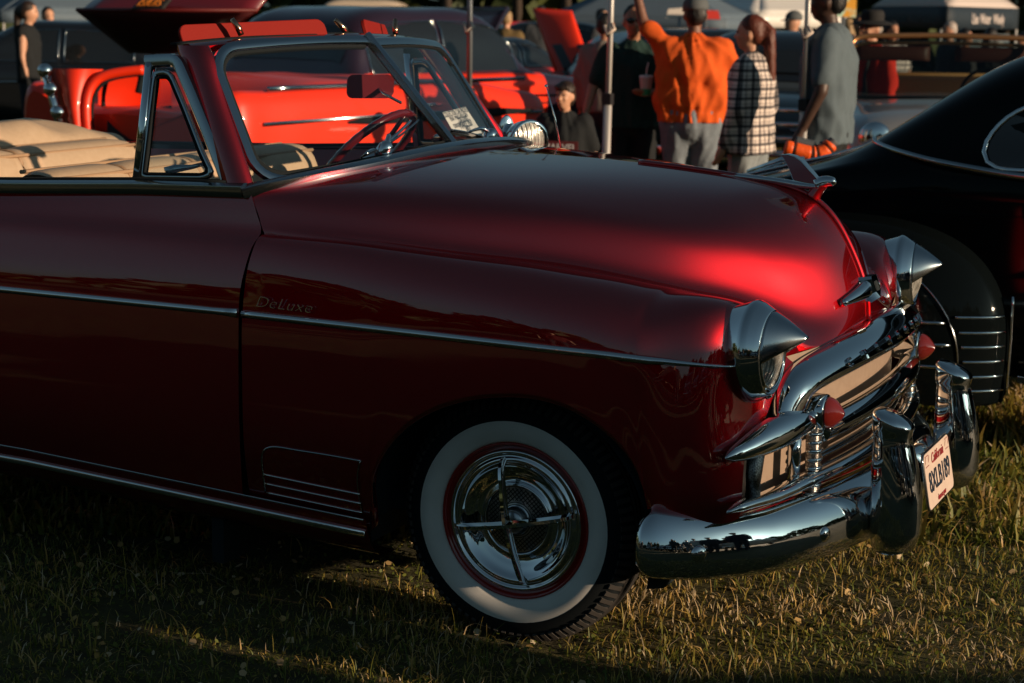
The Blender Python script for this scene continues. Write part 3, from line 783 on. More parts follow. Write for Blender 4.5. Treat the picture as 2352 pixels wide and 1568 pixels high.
for s in (1, -1):
    w = np.array([(.712, -.02, .905), (.710, -.07, .900), (.702, -.13, .893), (.692, -.19, .886)]); 
    v, f = sweep_vf(ellip(1, 1, 12), sgn(spline(w, 16), s), up=(1, 0, .3), scale=np.stack([np.linspace(.028, .010, 16), np.linspace(.020, .010, 16)], 1)); mesh('badge_wing', v, f, CHROME, badge)

# --- wheels
TREAD = mat('tread_rubber', (.035, .031, .028), rough=.85)
RIM_RED = mat('rim_red_enamel', (.32, .012, .010), rough=.2, coat=1)
def wheel(x, s, detail=True):
    w = empty('wheel', (x, -.72 * s, .332), parent=car)
    ax = (0, -1.0 * s, 0)
    L = lambda pr, n=72: lathe_vf(pr, n, (0, 0, 0), ax)
    fl = (lambda f: f)
    def add(name, pr, m, n=72):
        v, f = L(pr, n); o = mesh(name, v, f, m, w)
        bm = bmesh.new(); bm.from_mesh(o.data); bmesh.ops.recalc_face_normals(bm, faces=bm.faces); bm.to_mesh(o.data); bm.free(); return o
    add('tyre', spline([(-.07, .20), (-.085, .235), (-.088, .28), (-.070, .318), (-.050, .331), (0, .335), (.050, .331), (.068, .321), (.080, .300), (.0865, .278), (.0872, .272)], 44), BLACK_RUB)
    add('whitewall', spline([(.0868, .2725), (.0885, .262), (.0880, .245), (.083, .228), (.076, .2155), (.066, .211)], 24), WHITEWALL)
    add('rim', [(.02, .214), (.068, .2135), (.074, .211), (.075, .207), (.066, .203), (.058, .198), (.062, .190), (.05, .185), (-.05, .18)], RIM_RED)
    if not detail: 
        add('hubcap', [(.06, .19), (.075, .15), (.08, .06), (.088, .0005)], CHROME); return w
    add('hubcap', spline([(.052, .193), (.066, .192), (.071, .187), (.069, .181), (.0655, .177), (.069, .170), (.071, .164), (.062, .150), (.052, .128), (.046, .108), (.050, .101), (.058, .098), (.0605, .094), (.055, .088)], 60), CHROME, 96)
    add('hub_disc', spline([(.052, .089), (.054, .07), (.058, .045), (.062, .036), (.078, .033), (.088, .026), (.092, .012), (.093, .0006)], 30), mat('hub_silver', (.55, .57, .58), rough=.28, metal=1.0))
    mb = MB()                                   # woven pattern of the centre disc: two families of fine wires
    for fam in (1, -1):
        for k in np.arange(-.084, .0841, .0088):
            t = np.linspace(-.088, .088, 40); c45 = math.sqrt(.5)
            X = (k * c45 + t * c45); Z = fam * (-k * c45 + t * c45)
            rr = np.hypot(X, Z); ok = (rr < .087) & (rr > .050)
            run = []
            for i in range(len(t) + 1):
                if i < len(t) and ok[i]: run.append((X[i], -s * (.0545 + (.087 - rr[i]) * .09), Z[i]))
                else:
                    if len(run) > 2: mb.tube(run, .0011, 4, False)
                    run = []
    mb.build('hub_weave', DARK, w); w.children[-1]['kind'] = 'stuff'
    mb = MB()
    for r in (.036, .042, .048):
        mb.tube([(r * math.cos(a), -s * (.0615 - (r - .036) * .3), r * math.sin(a)) for a in np.linspace(0, 2 * np.pi, 40, endpoint=False)], .0011, 4, False, True)
    mb.build('hub_ring', DARK, w)
    for k in range(4):                          # crossed spinner bars
        a = R_(12 + 90 * k); d = np.array([math.cos(a), 0, math.sin(a)]); o_ = np.array([0, -s, 0.0])
        P = [o_ * .122 + d * .0, o_ * .116 + d * .05, o_ * .104 + d * .11, o_ * .090 + d * .150, o_ * .066 + d * .166]
        v, f = sweep_vf([(-.0115, -.005), (-.005, .011), (.005, .011), (.0115, -.005)], spline(P, 14), up=(0, -s, 0), scale=np.interp(np.linspace(0, 1, 14), [0, .7, 1], [1.0, .85, .8]))
        o = mesh('spinner_bar', v, f, CHROME, w); autosmooth(o, 30)
    mb = MB()                                   # shoulder lugs of the tread
    for k in range(84):
        a = 2 * math.pi * k / 84
        for (s0, r0), (s1, r1) in (((.052, .3315), (.079, .306)), ((-.052, .3315), (-.079, .306))):
            d = np.array([math.cos(a), 0, math.sin(a)]); t = np.array([-math.sin(a), 0, math.cos(a)]); o_ = np.array([0, -s, 0.0])
            c0 = d * r0 + o_ * s0; c1 = d * r1 + o_ * s1; h = .0062; nn = unit(np.cross(unit(c1 - c0), t)); 
            if np.dot(nn, d) < 0: nn = -nn
            q = [c0 - t * h, c0 + t * h, c1 + t * h, c1 - t * h]
            mb.add([p - nn * .004 for p in q] + [p + nn * .0045 for p in q], [(4, 5, 6, 7), (0, 1, 5, 4), (1, 2, 6, 5), (2, 3, 7, 6), (3, 0, 4, 7)])
    for r, sx in ((.3345, .0), (.334, .022), (.334, -.022), (.333, .040), (.333, -.040)):
        mb.tube([(r * math.cos(a), -s * sx, r * math.sin(a)) for a in np.linspace(0, 2 * np.pi, 90, endpoint=False)], .0045, 5, False, True)
    mb.build('tread', TREAD, w, False); w.children[-1]['kind'] = 'stuff'
    return w
wheel(0.0, 1); wheel(0.0, -1, False); wheel(-2.92, 1, False); wheel(-2.92, -1, False)
# --- windscreen: two flat panes, chrome frame, centre post
ws = empty('windshield', (0, 0, 0), parent=car)
def patch(s):
    B0 = np.array([-.605, -.012 * s, 1.243]); T0 = np.array([-.898, -.012 * s, 1.553])
    Bc = np.array([-.800, -.770 * s, 1.178]); Tc = np.array([-1.012, -.690 * s, 1.532])
    def f(u, w):                               # u: 0 centre .. 1 corner, w: 0 base .. 1 header
        b = B0 + (Bc - B0) * u; t = T0 + (Tc - T0) * u
        sag = .012 * math.sin(math.pi * u)
        return b + (t - b) * w + np.array([.018 * math.sin(math.pi * u * .9), 0, sag * (w - .3)])
    return f
def pane(s):
    f = patch(s)
    # outline in (u,w) with generous rounded outer corners
    out = []
    ru, rw = .13, .20
    out += [(u, 0.0) for u in np.linspace(0, 1 - ru, 12)]
    out += [(1 - ru + ru * math.sin(a), rw - rw * math.cos(a)) for a in np.linspace(0, math.pi / 2, 8)[1:]]
    out += [(1, w) for w in np.linspace(rw, 1 - rw, 8)[1:]]
    out += [(1 - ru + ru * math.cos(a), 1 - rw + rw * math.sin(a)) for a in np.linspace(0, math.pi / 2, 8)[1:]]
    out += [(u, 1.0) for u in np.linspace(1 - ru, 0, 12)[1:]]
    P = np.array([f(u, w) for u, w in out])
    nrm = unit(np.cross(f(.5, 1) - f(.5, 0), f(1, .5) - f(0, .5))); nrm = nrm if nrm[0] > 0 else -nrm
    cen = P.mean(0)
    v, fc = sweep_vf([(-.020, -.006), (-.018, .006), (-.006, .010), (.006, .009), (.013, .003), (.013, -.006)], P, up=nrm)
    o = mesh('windshield_frame', v, fc, CHROME_S, ws); autosmooth(o, 50)
    ins = cen + (P - cen) * np.array([.957, .957, .93]) - nrm * .003
    v, fc = sweep_vf(rrect(.016, .018, .004, 3), ins, up=nrm); mesh('gasket', v, fc, BLACK_RUB, ws)
    g = cen + (P - cen) * .955 - nrm * .002
    n = len(g); cg = f(.46, .5) - nrm * .002
    vv = [cg] + [cg + (p - cg) * .5 for p in g] + list(g)
    mesh('glass_pane', vv, [(0, 1 + i, 1 + (i + 1) % n) for i in range(n)] + [(1 + i, 1 + n + i, 1 + n + (i + 1) % n, 1 + (i + 1) % n) for i in range(n)], GLASS, ws, True)
    return P, nrm
PR, NR = pane(1); PL, NL = pane(-1)
v, f = sweep_vf([(-.016, -.012), (-.014, .010), (-.004, .016), (.004, .016), (.014, .010), (.016, -.012)], spline([(-.592, 0, 1.236), (-.70, 0, 1.352), (-.80, 0, 1.458), (-.908, 0, 1.572)], 12), up=(1, 0, .95))
o = mesh('centre_post', v, f, CHROME_S, ws); autosmooth(o, 40)
# wide chrome cowl moulding under the glass
base = [(-.800, -.838, 1.158), (-.755, -.800, 1.172), (-.690, -.715, 1.190), (-.600, -.53, 1.216), (-.552, -.29, 1.238), (-.540, -.08, 1.246), (-.538, 0, 1.247)]
bq = spline(base, 40); bq = np.concatenate([bq, mir(bq)[::-1][1:]])
bq = bq + np.array([-.012, 0, .004])
v, f = sweep_vf([(.030, .0), (.026, .014), (.008, .018), (-.010, .010), (-.018, -.004), (-.018, -.014), (.030, -.014)], bq, up=(.35, 0, 1))
o = mesh('cowl_moulding', v, f, CHROME_S, ws); autosmooth(o, 45)
# painted pillars and header
def pillar(s):
    S = []
    for x, y, z, wx, wy in ((-.820, -.826, 1.145, .050, .028), (-.868, -.800, 1.235, .046, .028), (-.938, -.762, 1.345, .046, .028), (-1.008, -.725, 1.455, .050, .028), (-1.055, -.698, 1.525, .056, .030), (-1.07, -.688, 1.545, .05, .03)):
        c = np.array([x, y, z]); S.append([c + np.array([wx * math.cos(a), wy * math.sin(a), 0]) for a in np.linspace(0, 2 * np.pi, 17)[:-1]])
    G = loft([np.concatenate([r, r[:1]]) for r in S], 24, 33)
    v, f = grid_vf(sgn(G, s), s < 0); mesh('pillar', v, f, PAINT, ws)
both(pillar)
hd = spline([(-1.085, -.70, 1.535), (-1.055, -.55, 1.546), (-1.0, -.28, 1.557), (-.955, 0, 1.564)], 24); hd = np.concatenate([hd, mir(hd)[::-1][1:]])
v, f = sweep_vf([(.030, -.014), (.030, .004), (.012, .014), (-.016, .012), (-.028, 0), (-.028, -.014)], hd); o = mesh('header', v, f, PAINT, ws); autosmooth(o, 40)
v, f = sweep_vf(rrect(.05, .008, .003, 3), hd + np.array([-.034, 0, .012])); mesh('weather_strip', v, f, BLACK_RUB, ws)
# sun visors folded up above the header
for s in (1, -1):
    c = np.array([-1.075, -.36, 1.560]); out = rrect(.52, .072, .028, 6)
    xd = unit((.20, .5, .022)); yd = unit((-.35, 0, 1)); nn = np.cross(xd, yd)
    n = len(out); vv = [c + xd * a + yd * (b + .016) + nn * .007 for a, b in out] + [c + xd * a + yd * (b + .016) - nn * .007 for a, b in out]
    o = mesh('sun_visor', sgn(vv, s), [tuple(range(n)), tuple(range(2 * n - 1, n - 1, -1))] + [(i, i + n, (i + 1) % n + n, (i + 1) % n) for i in range(n)], RED_V, ws)
    mod(o, 'BEVEL', width=.003, segments=2, limit_method='ANGLE'); autosmooth(o, 40)
for y, a in ((-.46, -.02), (.0, -.045), (.46, .03)):
    b = np.array([np.interp(abs(y), [0, .28, .55], [-.95, -.99, -1.06]) - .025, y, 1.572])
    v, f = tube_vf([b, b + np.array([-.006, a * .3, .020]), b + np.array([-.018, a, .046])], [.009, .010, .007], 10); mesh('top_latch', v, f, mat('brass_chrome', (.55, .32, .2), rough=.18, metal=1), ws)

# --- vent windows
def vent(s):
    vw = empty('vent_window', (0, 0, 0), parent=car)
    yy = lambda z: np.interp(z, [1.16, 1.52], [-.822, -.742])
    def pt(x, z, o=0): return (x, yy(z) - o, z)
    # slanted outer channel, painted-look chrome
    ch = [pt(-1.186, 1.498, .004), pt(-1.10, 1.504, .004), pt(-1.082, 1.500, .004), pt(-1.070, 1.488, .004), pt(-1.02, 1.415, .004), pt(-.955, 1.315, .004), pt(-.885, 1.203, .004), pt(-.862, 1.168, .004)]
    v, f = sweep_vf([(-.018, -.010), (-.018, .006), (-.008, .010), (.012, .009), (.018, .002), (.018, -.010)], sgn(poly(ch, 60), s), up=(0, -s, 0)); o = mesh('outer_channel', v, f, CHROME_S, vw); autosmooth(o, 40)
    fr = [pt(-1.150, 1.466), pt(-1.112, 1.470), pt(-1.098, 1.462), pt(-1.04, 1.375), pt(-.965, 1.255), pt(-.925, 1.200), pt(-.95, 1.188), pt(-1.05, 1.184), pt(-1.155, 1.180), pt(-1.153, 1.3), pt(-1.151, 1.44)]
    fq = poly(fr + fr[:1], 60)[:-1]
    v, f = sweep_vf(rrect(.016, .014, .004, 3), sgn(fq, s), up=(0, -s, 0), closed_path=True); mesh('vent_frame', v, f, CHROME_S, vw)
    cen = fq.mean(0); ins = cen + (fq - cen) * .93
    v, f = sweep_vf(rrect(.010, .018, .003, 3), sgn(ins, s), up=(0, -s, 0), closed_path=True); mesh('vent_rubber', v, f, BLACK_RUB, vw)
    n = len(ins); vv = [p + np.array([0, .001, 0]) for p in ins] + [p + np.array([0, .005, 0]) for p in ins]
    mesh('vent_glass', sgn(vv, s), [tuple(range(n)), tuple(range(2 * n - 1, n - 1, -1))] + [(i, i + n, (i + 1) % n + n, (i + 1) % n) for i in range(n)], GLASS, vw, False)
    v, f = sweep_vf(rrect(.026, .026, .006, 4), sgn([pt(-1.172, 1.165), pt(-1.172, 1.33), pt(-1.172, 1.50)], s), up=(0, -s, 0), scale=[[1, 1]] * 3); mesh('division_post', v, f, CHROME, vw)
    v, f = tube_vf(sgn([pt(-1.09, 1.196, -.012), pt(-1.07, 1.205, -.03), pt(-1.03, 1.210, -.05), pt(-.99, 1.222, -.06)], s), [.014, .012, .007, .006], 10); mesh('vent_handle', v, f, CHROME_S, vw)
both(vent)

# --- wipers
def wiper(s):
    w = empty('wiper', (0, 0, 0), parent=car)
    piv = np.array([-.60, -.42 * s, 1.262]) if s > 0 else np.array([-.60, .26, 1.262])
    f_ = patch(s)
    if s > 0: arm = [piv, piv + np.array([-.018, .05, .030]), f_(.36, .12) + np.array([.022, 0, .016]), f_(.16, .24) + np.array([.018, 0, .014])]; bl = [f_(.50, .06), f_(.30, .13), f_(.10, .24)]
    else: arm = [piv, piv + np.array([-.012, -.03, .02]), f_(.25, .10) + np.array([.02, 0, .014])]; bl = [f_(.06, .12), f_(.25, .11), f_(.50, .08)]
    v, f = lathe_vf([(-.012, .024), (.004, .022), (.014, .016), (.020, .008), (.021, .0005)], 20, piv, (.5, 0, .87)); mesh('pivot', v, [q[::-1] for q in f], CHROME, w)
    v, f = tube_vf(spline(arm, 14), np.linspace(.009, .004, 14), 8); mesh('arm', v, f, CHROME, w)
    b = spline(bl, 16) + np.array([.010, 0, .008]); v, f = sweep_vf(rrect(.006, .014, .002, 3), b, up=(1, 0, .8)); mesh('blade', v, f, CHROME_S, w)
    v, f = sweep_vf(rrect(.004, .010, .001, 3), b - np.array([.008, 0, .007]), up=(1, 0, .8)); mesh('blade_rubber', v, f, BLACK_RUB, w)
both(wiper)

# --- interior
mir_ = empty('rear_view_mirror', (0, 0, 0), parent=car)
c = aty(852, 198, .04); out = rrect(.150, .074, .020, 6); xd = unit((.92, .30, .02)); yd = unit((.05, 0, 1)); nn = np.cross(xd, yd)
n = len(out)
vv = [c + xd * a + yd * b + nn * .012 for a, b in out] + [c + xd * a * .96 + yd * b * .92 - nn * .012 for a, b in out]
MIRB = mat('mirror_red_reflection', (.24, .030, .040), rough=.22, coat=1)  # red in the colour stands in for the interior it mirrors
o = mesh('mirror_shell', vv, [tuple(range(n)), tuple(range(2 * n - 1, n - 1, -1))] + [(i, i + n, (i + 1) % n + n, (i + 1) % n) for i in range(n)], MIRB, mir_); autosmooth(o, 40)
v, f = tube_vf([c + xd * .02 + nn * .0, c + np.array([.05, -.01, -.02]), c + np.array([.13, -.04, -.045])], .005, 8); mesh('mirror_stalk', v, f, CHROME, mir_)
steer = empty('steering_wheel', (0, 0, 0), parent=car)
sc0 = np.array([-1.15, .42, 1.16]); sax = unit((-.62, 0, .62 * .95)); s1 = np.array([0, 1.0, 0]); s2 = np.cross(sax, s1)
ring = [sc0 + .205 * (math.cos(a) * s1 + math.sin(a) * s2) for a in np.linspace(0, 2 * np.pi, 64, endpoint=False)]
rad = [.0135 + .0012 * (i % 2) for i in range(64)]
v, f = tube_vf(ring, rad, 10, closed=True, up=sax); mesh('rim', v, f, mat('oxblood_bakelite', (.10, .008, .012), rough=.15, coat=1), steer)
for a in (R_(20), R_(160), R_(270)):
    v, f = tube_vf([sc0 - sax * .03, sc0 - sax * .01 + .2 * (math.cos(a) * s1 + math.sin(a) * s2)], [.012, .008], 8); mesh('spoke', v, f, MATS['oxblood_bakelite'], steer)
v, f = lathe_vf([(-.04, .05), (-.01, .045), (.0, .035), (.004, .0005)], 24, sc0, sax); mesh('horn_button', v, [q[::-1] for q in f], CHROME, steer)
v, f = tube_vf([sc0 - sax * .03, sc0 - sax * .45], .022, 10); mesh('column', v, f, MATS['oxblood_bakelite'], steer)
# dash
G = []
for y in np.linspace(-.79, .79, 24):
    b = -.62 - .20 * (abs(y) / .79) ** 1.6; z0 = 1.228 - .075 * (abs(y) / .79) ** 2
    G.append([(b + .02, y, z0 - .015), (b - .10, y, z0 - .02), (b - .19, y, z0 - .045), (b - .215, y, z0 - .10), (b - .20, y, z0 - .20), (b - .17, y, z0 - .32)])
panel('dashboard', loft(G, 40, 24), RED_I, car, thick=0.0)
# seats: tan with piping
def seat(name, x, zt, yc, w, depth, tilt=.18, rolls=3):
    st = empty(name, (0, 0, 0), parent=car)
    for k in range(rolls):
        y0 = yc - w / 2 + w * k / rolls + .004; y1 = yc - w / 2 + w * (k + 1) / rolls - .004
        G = []
        for y in np.linspace(0, 1, 13):
            yy = y0 + (y1 - y0) * y; bul = .022 * (1 - (2 * y - 1) ** 6)
            G.append([(x + .05 + bul * .4, yy, .55), (x + .07 + bul, yy, .80), (x + .045 + bul, yy, zt - .06), (x + .01 + bul * .5, yy, zt - .010 + bul * .5), (x - .04, yy, zt + bul * .6), (x - .10 - bul * .3, yy, zt - .012 + bul * .5), (x - .145 - bul, yy, zt - .07), (x - .17 - bul, yy, .80), (x - .19, yy, .55)])
        G = loft(G, 16, 36); v, f = grid_vf(G)
        v = list(v); n0, n1 = 36, len(v)
        f = list(f) + [tuple(range(36))[::-1], tuple(range(n1 - 36, n1))]
        mesh('backrest_cushion', v, f, TAN, st)
        if k:
            v, f = tube_vf(G[0] + np.array([0, -.004, .002]), .006, 6); mesh('piping', v, f, TAN_D, st)
    v, f = tube_vf([(x - .105, y, zt + .004) for y in np.linspace(yc - w / 2 + .01, yc + w / 2 - .01, 20)], .007, 6); mesh('top_piping', v, f, TAN_D, st)
    v, f = tube_vf([(x + .030, y, zt - .012) for y in np.linspace(yc - w / 2 + .01, yc + w / 2 - .01, 20)], .007, 6); mesh('top_piping', v, f, TAN_D, st)
    G = []
    for y in np.linspace(yc - w / 2, yc + w / 2, 16): G.append([(x + .02, y, .70), (x + .10, y, .76), (x + .35, y, .77), (x + .52, y, .75), (x + .56, y, .66), (x + .54, y, .5)])
    panel('seat_cushion', loft(G, 16, 16), TAN, st, flip=True, thick=0.0)
seat('front_seat', -1.58, 1.155, 0.0, 1.44, .5, rolls=4)
seat('rear_seat', -2.33, 1.145, 0.0, 1.30, .5, rolls=2)
# folded top under its boot cover
G = []
for y in np.linspace(-.80, .80, 30):
    e = 1 - (abs(y) / .80) ** 4; wv = .012 * math.sin(y * 9) + .008 * math.sin(y * 23 + 1)
    G.append([(-2.42, y, 1.08), (-2.45, y, 1.12 + .05 * e), (-2.52, y, 1.145 + .075 * e + wv), (-2.64, y, 1.145 + .085 * e - wv * .5), (-2.78, y, 1.13 + .06 * e + wv * .6), (-2.90, y, 1.10), (-2.93, y, 1.06)])
panel('boot_cover', loft(G, 60, 30), TAN, car, flip=True, thick=0.0)
mb = MB(); mb.box((-1.6, 0, .42), (2.2, 1.66, .06)); mb.build('cabin_floor', DARK, car, False)
for s in (1, -1):
    G = np.array([[(x, -.79 * s, z) for z in (.45, .8, BELT(x) - .005)] for x in np.linspace(-2.4, -.85, 12)]); panel('inner_door_panel', G, RED_I, car, flip=(s > 0), thick=.01)

# --- spot lamp, mirror and aerial on the far side
spot = empty('spot_lamp', (0, 0, 0), parent=car)
c = aty(1212, 322, .86); ax = unit((.80, -.62, -.02))
pr = [(-.13, .001), (-.125, .018), (-.105, .038), (-.07, .056), (-.03, .068), (.0, .073), (.012, .075), (.020, .073), (.022, .066)]
v, f = lathe_vf(spline(pr, 30), 40, c, ax); mesh('lamp_shell', v, [q[::-1] for q in f], CHROME, spot)
v, f = lathe_vf([(.012, .067), (.020, .04), (.024, .0005)], 32, c, ax); mesh('lamp_glass', v, [q[::-1] for q in f], MATS['fluted_lens_glass'], spot)
v, f = tube_vf([c - ax * .05, c + np.array([-.06, 0, -.05]), c + np.array([-.12, -.02, -.09])], .012, 10); mesh('lamp_arm', v, f, CHROME, spot)
mr = empty('door_mirror', (0, 0, 0), parent=car)
c = aty(1163, 300, .88); ax = unit((.75, -.66, 0)); 
v, f = lathe_vf([(-.02, .0005), (-.016, .03), (-.004, .052), (.004, .056), (.008, .052), (.006, .0005)], 32, c, ax); v = c + (v - c) * np.array([.55, .55, 1.0]); mesh('mirror_head', v, [q[::-1] for q in f], CHROME, mr)
v, f = tube_vf([c, c + np.array([.02, 0, -.07]), c + np.array([.01, 0, -.10])], .007, 8); mesh('mirror_arm', v, f, CHROME, mr)
ant = empty('aerial', (0, 0, 0), parent=car)
b = aty(1297, 353, .74); t_ = aty(1254.5, 197, .70)
v, f = tube_vf([b - np.array([0, 0, .05]), b + (t_ - b) * .5, t_], [.0035, .0028, .0018], 8); mesh('mast', v, f, CHROME, ant)
v, f = lathe_vf([(0, .006), (.004, .007), (.008, .005), (.010, .0005)], 12, t_ - np.array([0, 0, .004]), (0, 0, 1)); mesh('tip', v, [q[::-1] for q in f], CHROME, ant)
v, f = lathe_vf([(-.04, .02), (0, .018), (.012, .008), (.02, .0035)], 16, b, unit(t_ - b)); mesh('base', v, [q[::-1] for q in f], CHROME, ant)
# --- paper card on the dashboard behind the left pane
card = empty('info_card', (0, 0, 0))
tag(card, 'white collector car form standing behind the windshield of the red convertible', 'card')
def quad_on_left(px):
    return [np.array(aty(a, b, y)) for a, b, y in px]
f_ = patch(-1); nl = NL
def onpane(px, py, back=.02):
    # intersect the view ray with the left pane
    p0 = f_(.5, .5) - nl * back; d = ray(px, py); t = np.dot(p0 - CAM, nl) / np.dot(d, nl); return CAM + d * t
cq = [onpane(*p) for p in ((1016, 258), (1069, 245), (1108, 305), (1048, 314))]
def card_piece(name, q):
    nn = unit(np.cross(q[1] - q[0], q[3] - q[0])); vv = list(q) + [p - nl * .001 for p in q]
    return mesh(name, vv, [(0, 1, 2, 3), (7, 6, 5, 4)] + [(i, i + 4, (i + 1) % 4 + 4, (i + 1) % 4) for i in range(4)], PAPER, card, False)
card_piece('sheet', cq)
cx = unit(cq[1] - cq[0]); cy = unit(np.cross(nl, cx)); cy = cy if np.dot(cy, cq[0] - cq[3]) > 0 else -cy
wid = np.linalg.norm(cq[1] - cq[0]); hei = np.linalg.norm(cq[0] - cq[3]); tl = cq[0]
dn = unit(cq[3] - cq[0])
def line(s, k, size, dx=.5, **kw):
    o = tl + (cq[1] - tl) * dx + (cq[3] - tl) * k + nl * .0015
    text_mesh('printed_line', s, size, INK, card, o, cx, -dn, .0002, **kw)
line('COLLECTOR CAR PROFILE', .13, wid * .088); line('YEAR / MAKE 1950 CHEV', .33, wid * .07); line('DELUXE', .48, wid * .11, .6, shear=.3); line('OWNER', .62, wid * .07, .25); line('MAKE 350', .66, wid * .12, .6, shear=.3); line('#42', .86, wid * .12, .6)
sl = empty('paper_slip', (0, 0, 0)); tag(sl, 'small white slip lying flat at the foot of the windshield beside the form', 'paper')
q = [aty(1055, 322, .24), aty(1098, 318, .33), aty(1125, 325, .33), aty(1085, 336, .22)]
q = [np.array(p) for p in q]; zc_ = 1.236
vv = [(p[0], p[1], p[2]) for p in q] + [(p[0], p[1], p[2] - .001) for p in q]
mesh('slip_sheet', vv, [(0, 1, 2, 3), (7, 6, 5, 4)] + [(i, i + 4, (i + 1) % 4 + 4, (i + 1) % 4) for i in range(4)], PAPER, sl, False)
# ================================================================== black fastback coupe parked alongside
BLACKP = mat('black_lacquer', (.003, .0045, .005), rough=.05, spec=.13)
def recalc(o):
    bm = bmesh.new(); bm.from_mesh(o.data); bmesh.ops.recalc_face_normals(bm, faces=bm.faces); bm.to_mesh(o.data); bm.free(); return o
def black_coupe():
    c = empty('fastback_coupe', (0, 0, 0))
    tag(c, 'black fastback coupe with chrome strips on its rear fender, beside the red convertible', 'car')
    yc = 2.66
    # x, half width, belt height, roof half width at mid height, top height
    st = [(-1.02, .10, .66, .08, .70), (-.97, .34, .72, .26, .77), (-.80, .54, .80, .42, .86), (-.50, .64, .90, .50, .955), (-.20, .68, .985, .52, 1.035), (.06, .70, 1.045, .535, 1.125),
          (.25, .705, 1.075, .56, 1.245), (.42, .71, 1.090, .585, 1.362), (.65, .715, 1.10, .60, 1.500), (1.0, .72, 1.105, .61, 1.600), (1.5, .72, 1.11, .61, 1.645), (2.1, .72, 1.11, .60, 1.63), (2.5, .71, 1.11, .59, 1.53), (2.85, .70, 1.10, .56, 1.25), (3.05, .68, 1.08, .50, 1.12), (3.8, .60, 1.03, .42, 1.06), (4.3, .48, .92, .3, .95), (4.45, .3, .75, .2, .78)]
    S = []
    for x, w, zb, wr, zt in st:
        r = []
        k = max(0.0, zt - zb)
        for y, z in ((w * .93, .30), (w * 1.0, .48), (w * 1.005, .75 * zb + .02), (w * .985, zb - .03), (w * .955, zb + .012), (wr + (w * .955 - wr) * .55, zb + .30 * k + .008), (wr, zb + .66 * k), (wr * .72, zb + .92 * k), (wr * .36, zt - .006 * (k > .1)), (0, zt)):
            r.append((x, yc - y, z))
        S.append(r + [(a, 2 * yc - b, z) for a, b, z in r[::-1][1:]])
    G = loft(S, 110, 70)
    v, f = grid_vf(G); recalc(mesh('body', v, f, BLACKP, c))
    def onbody(x, z):                         # y of the near side at (x, z)
        h = G[:, :35].reshape(-1, 3); i = np.argsort((h[:, 0] - x) ** 2 + 2 * (h[:, 2] - z) ** 2)[:4]
        return h[i, 1].mean()
    # chrome belt moulding wrapping round the tail of the cabin
    P = []
    for px, py, y in ((2362, 406, 1.945), (2300, 398, 1.945), (2220, 384, 1.95), (2130, 366, 1.975), (2060, 346, 2.03), (2025, 333, 2.10), (2012, 324, 2.17), (2016, 318, 2.25)):
        P.append(aty(px, py, y))
    P = [(4.0, 1.99, 1.06), (2.0, 1.945, 1.085)] + P
    q = spline(P, 80)
    q = np.array([(x, min(y, onbody(x, z)) - .006, z) for x, y, z in q]); q[:, 1] = np.convolve(np.pad(q[:, 1], 4, 'edge'), np.ones(9) / 9, 'valid')
    v, f = sweep_vf([(-.008, -.014), (-.008, .014), (.008, .010), (.010, -.010)], q); recalc(mesh('belt_moulding', v, f, CHROME_S, c))
    # side window with rounded tail and chrome surround
    W = [aty(px, py, y) for px, py, y in ((2420, 392, 1.99), (2340, 390, 1.99), (2290, 384, 1.99), (2266, 366, 1.995), (2262, 340, 2.0), (2280, 306, 2.02), (2312, 274, 2.045), (2352, 250, 2.065), (2420, 232, 2.08), (2520, 226, 2.09))]
    W = W + [np.array([2.2, 2.09, 1.40]), np.array([2.3, 2.0, 1.14])]
    wq = poly(np.concatenate([spline(W[:10], 50), W[10:], W[:1]]), 90)[:-1]
    wq = np.array([(x, min(y, onbody(x, z)) - .004, z) for x, y, z in wq])
    v, f = sweep_vf(rrect(.016, .022, .004, 3), wq, up=(0, -1, .3), closed_path=True); recalc(mesh('window_surround', v, f, CHROME, c))
    cen = wq.mean(0); n = len(wq); vv = [cen + np.array([0, -.02, 0])] + [cen + (p - cen) * .5 for p in wq] + [cen + (p - cen) * .985 for p in wq]
    mesh('quarter_window', vv, [(0, 1 + i, 1 + (i + 1) % n) for i in range(n)] + [(1 + i, 1 + n + i, 1 + n + (i + 1) % n, 1 + (i + 1) % n) for i in range(n)], mat('dark_window', (.01, .012, .014), rough=.03, coat=.0, spec=.9), c)
    # rear fender: a full bulge standing out from the body
    for s in (1, -1):
        cx, cz, rx, rz = .13, .40, .655, .50
        Gf = []
        for r in np.linspace(1.0, 0.02, 26):
            row = []
            for a in np.linspace(R_(-35), R_(215), 80):
                ca, sa = math.cos(a), math.sin(a); m = (abs(ca) ** 2.6 + abs(sa) ** 2.6) ** (-1 / 2.6)
                d = 1.97 - .235 * (1 - r ** 3.2) ** .55
                row.append((cx + rx * r * ca * m, d if s > 0 else 2 * yc - d, max(.20, cz + rz * r * sa * m)))
            Gf.append(row)
        v, f = grid_vf(np.array(Gf)); fo = recalc(mesh('rear_fender', v, f, BLACKP, c))
        if s < 0: continue
        def fy(x, z):
            ca, sa = (x - cx) / rx, (z - cz) / rz; r = (abs(ca) ** 2.6 + abs(sa) ** 2.6) ** (1 / 2.6)
            return 1.97 - .235 * (1 - min(r, .999) ** 3.2) ** .55
        for k, z in enumerate((.520, .437, .353)):
            P = [(x, fy(x, z) - .004, z + .01 * (x - .4)) for x in np.linspace(-.35, (.565, .590, .600)[k], 24)]
            v, f = tube_vf(P, .0085, 8); mesh('skirt_strip', v, f, CHROME_S, fo)
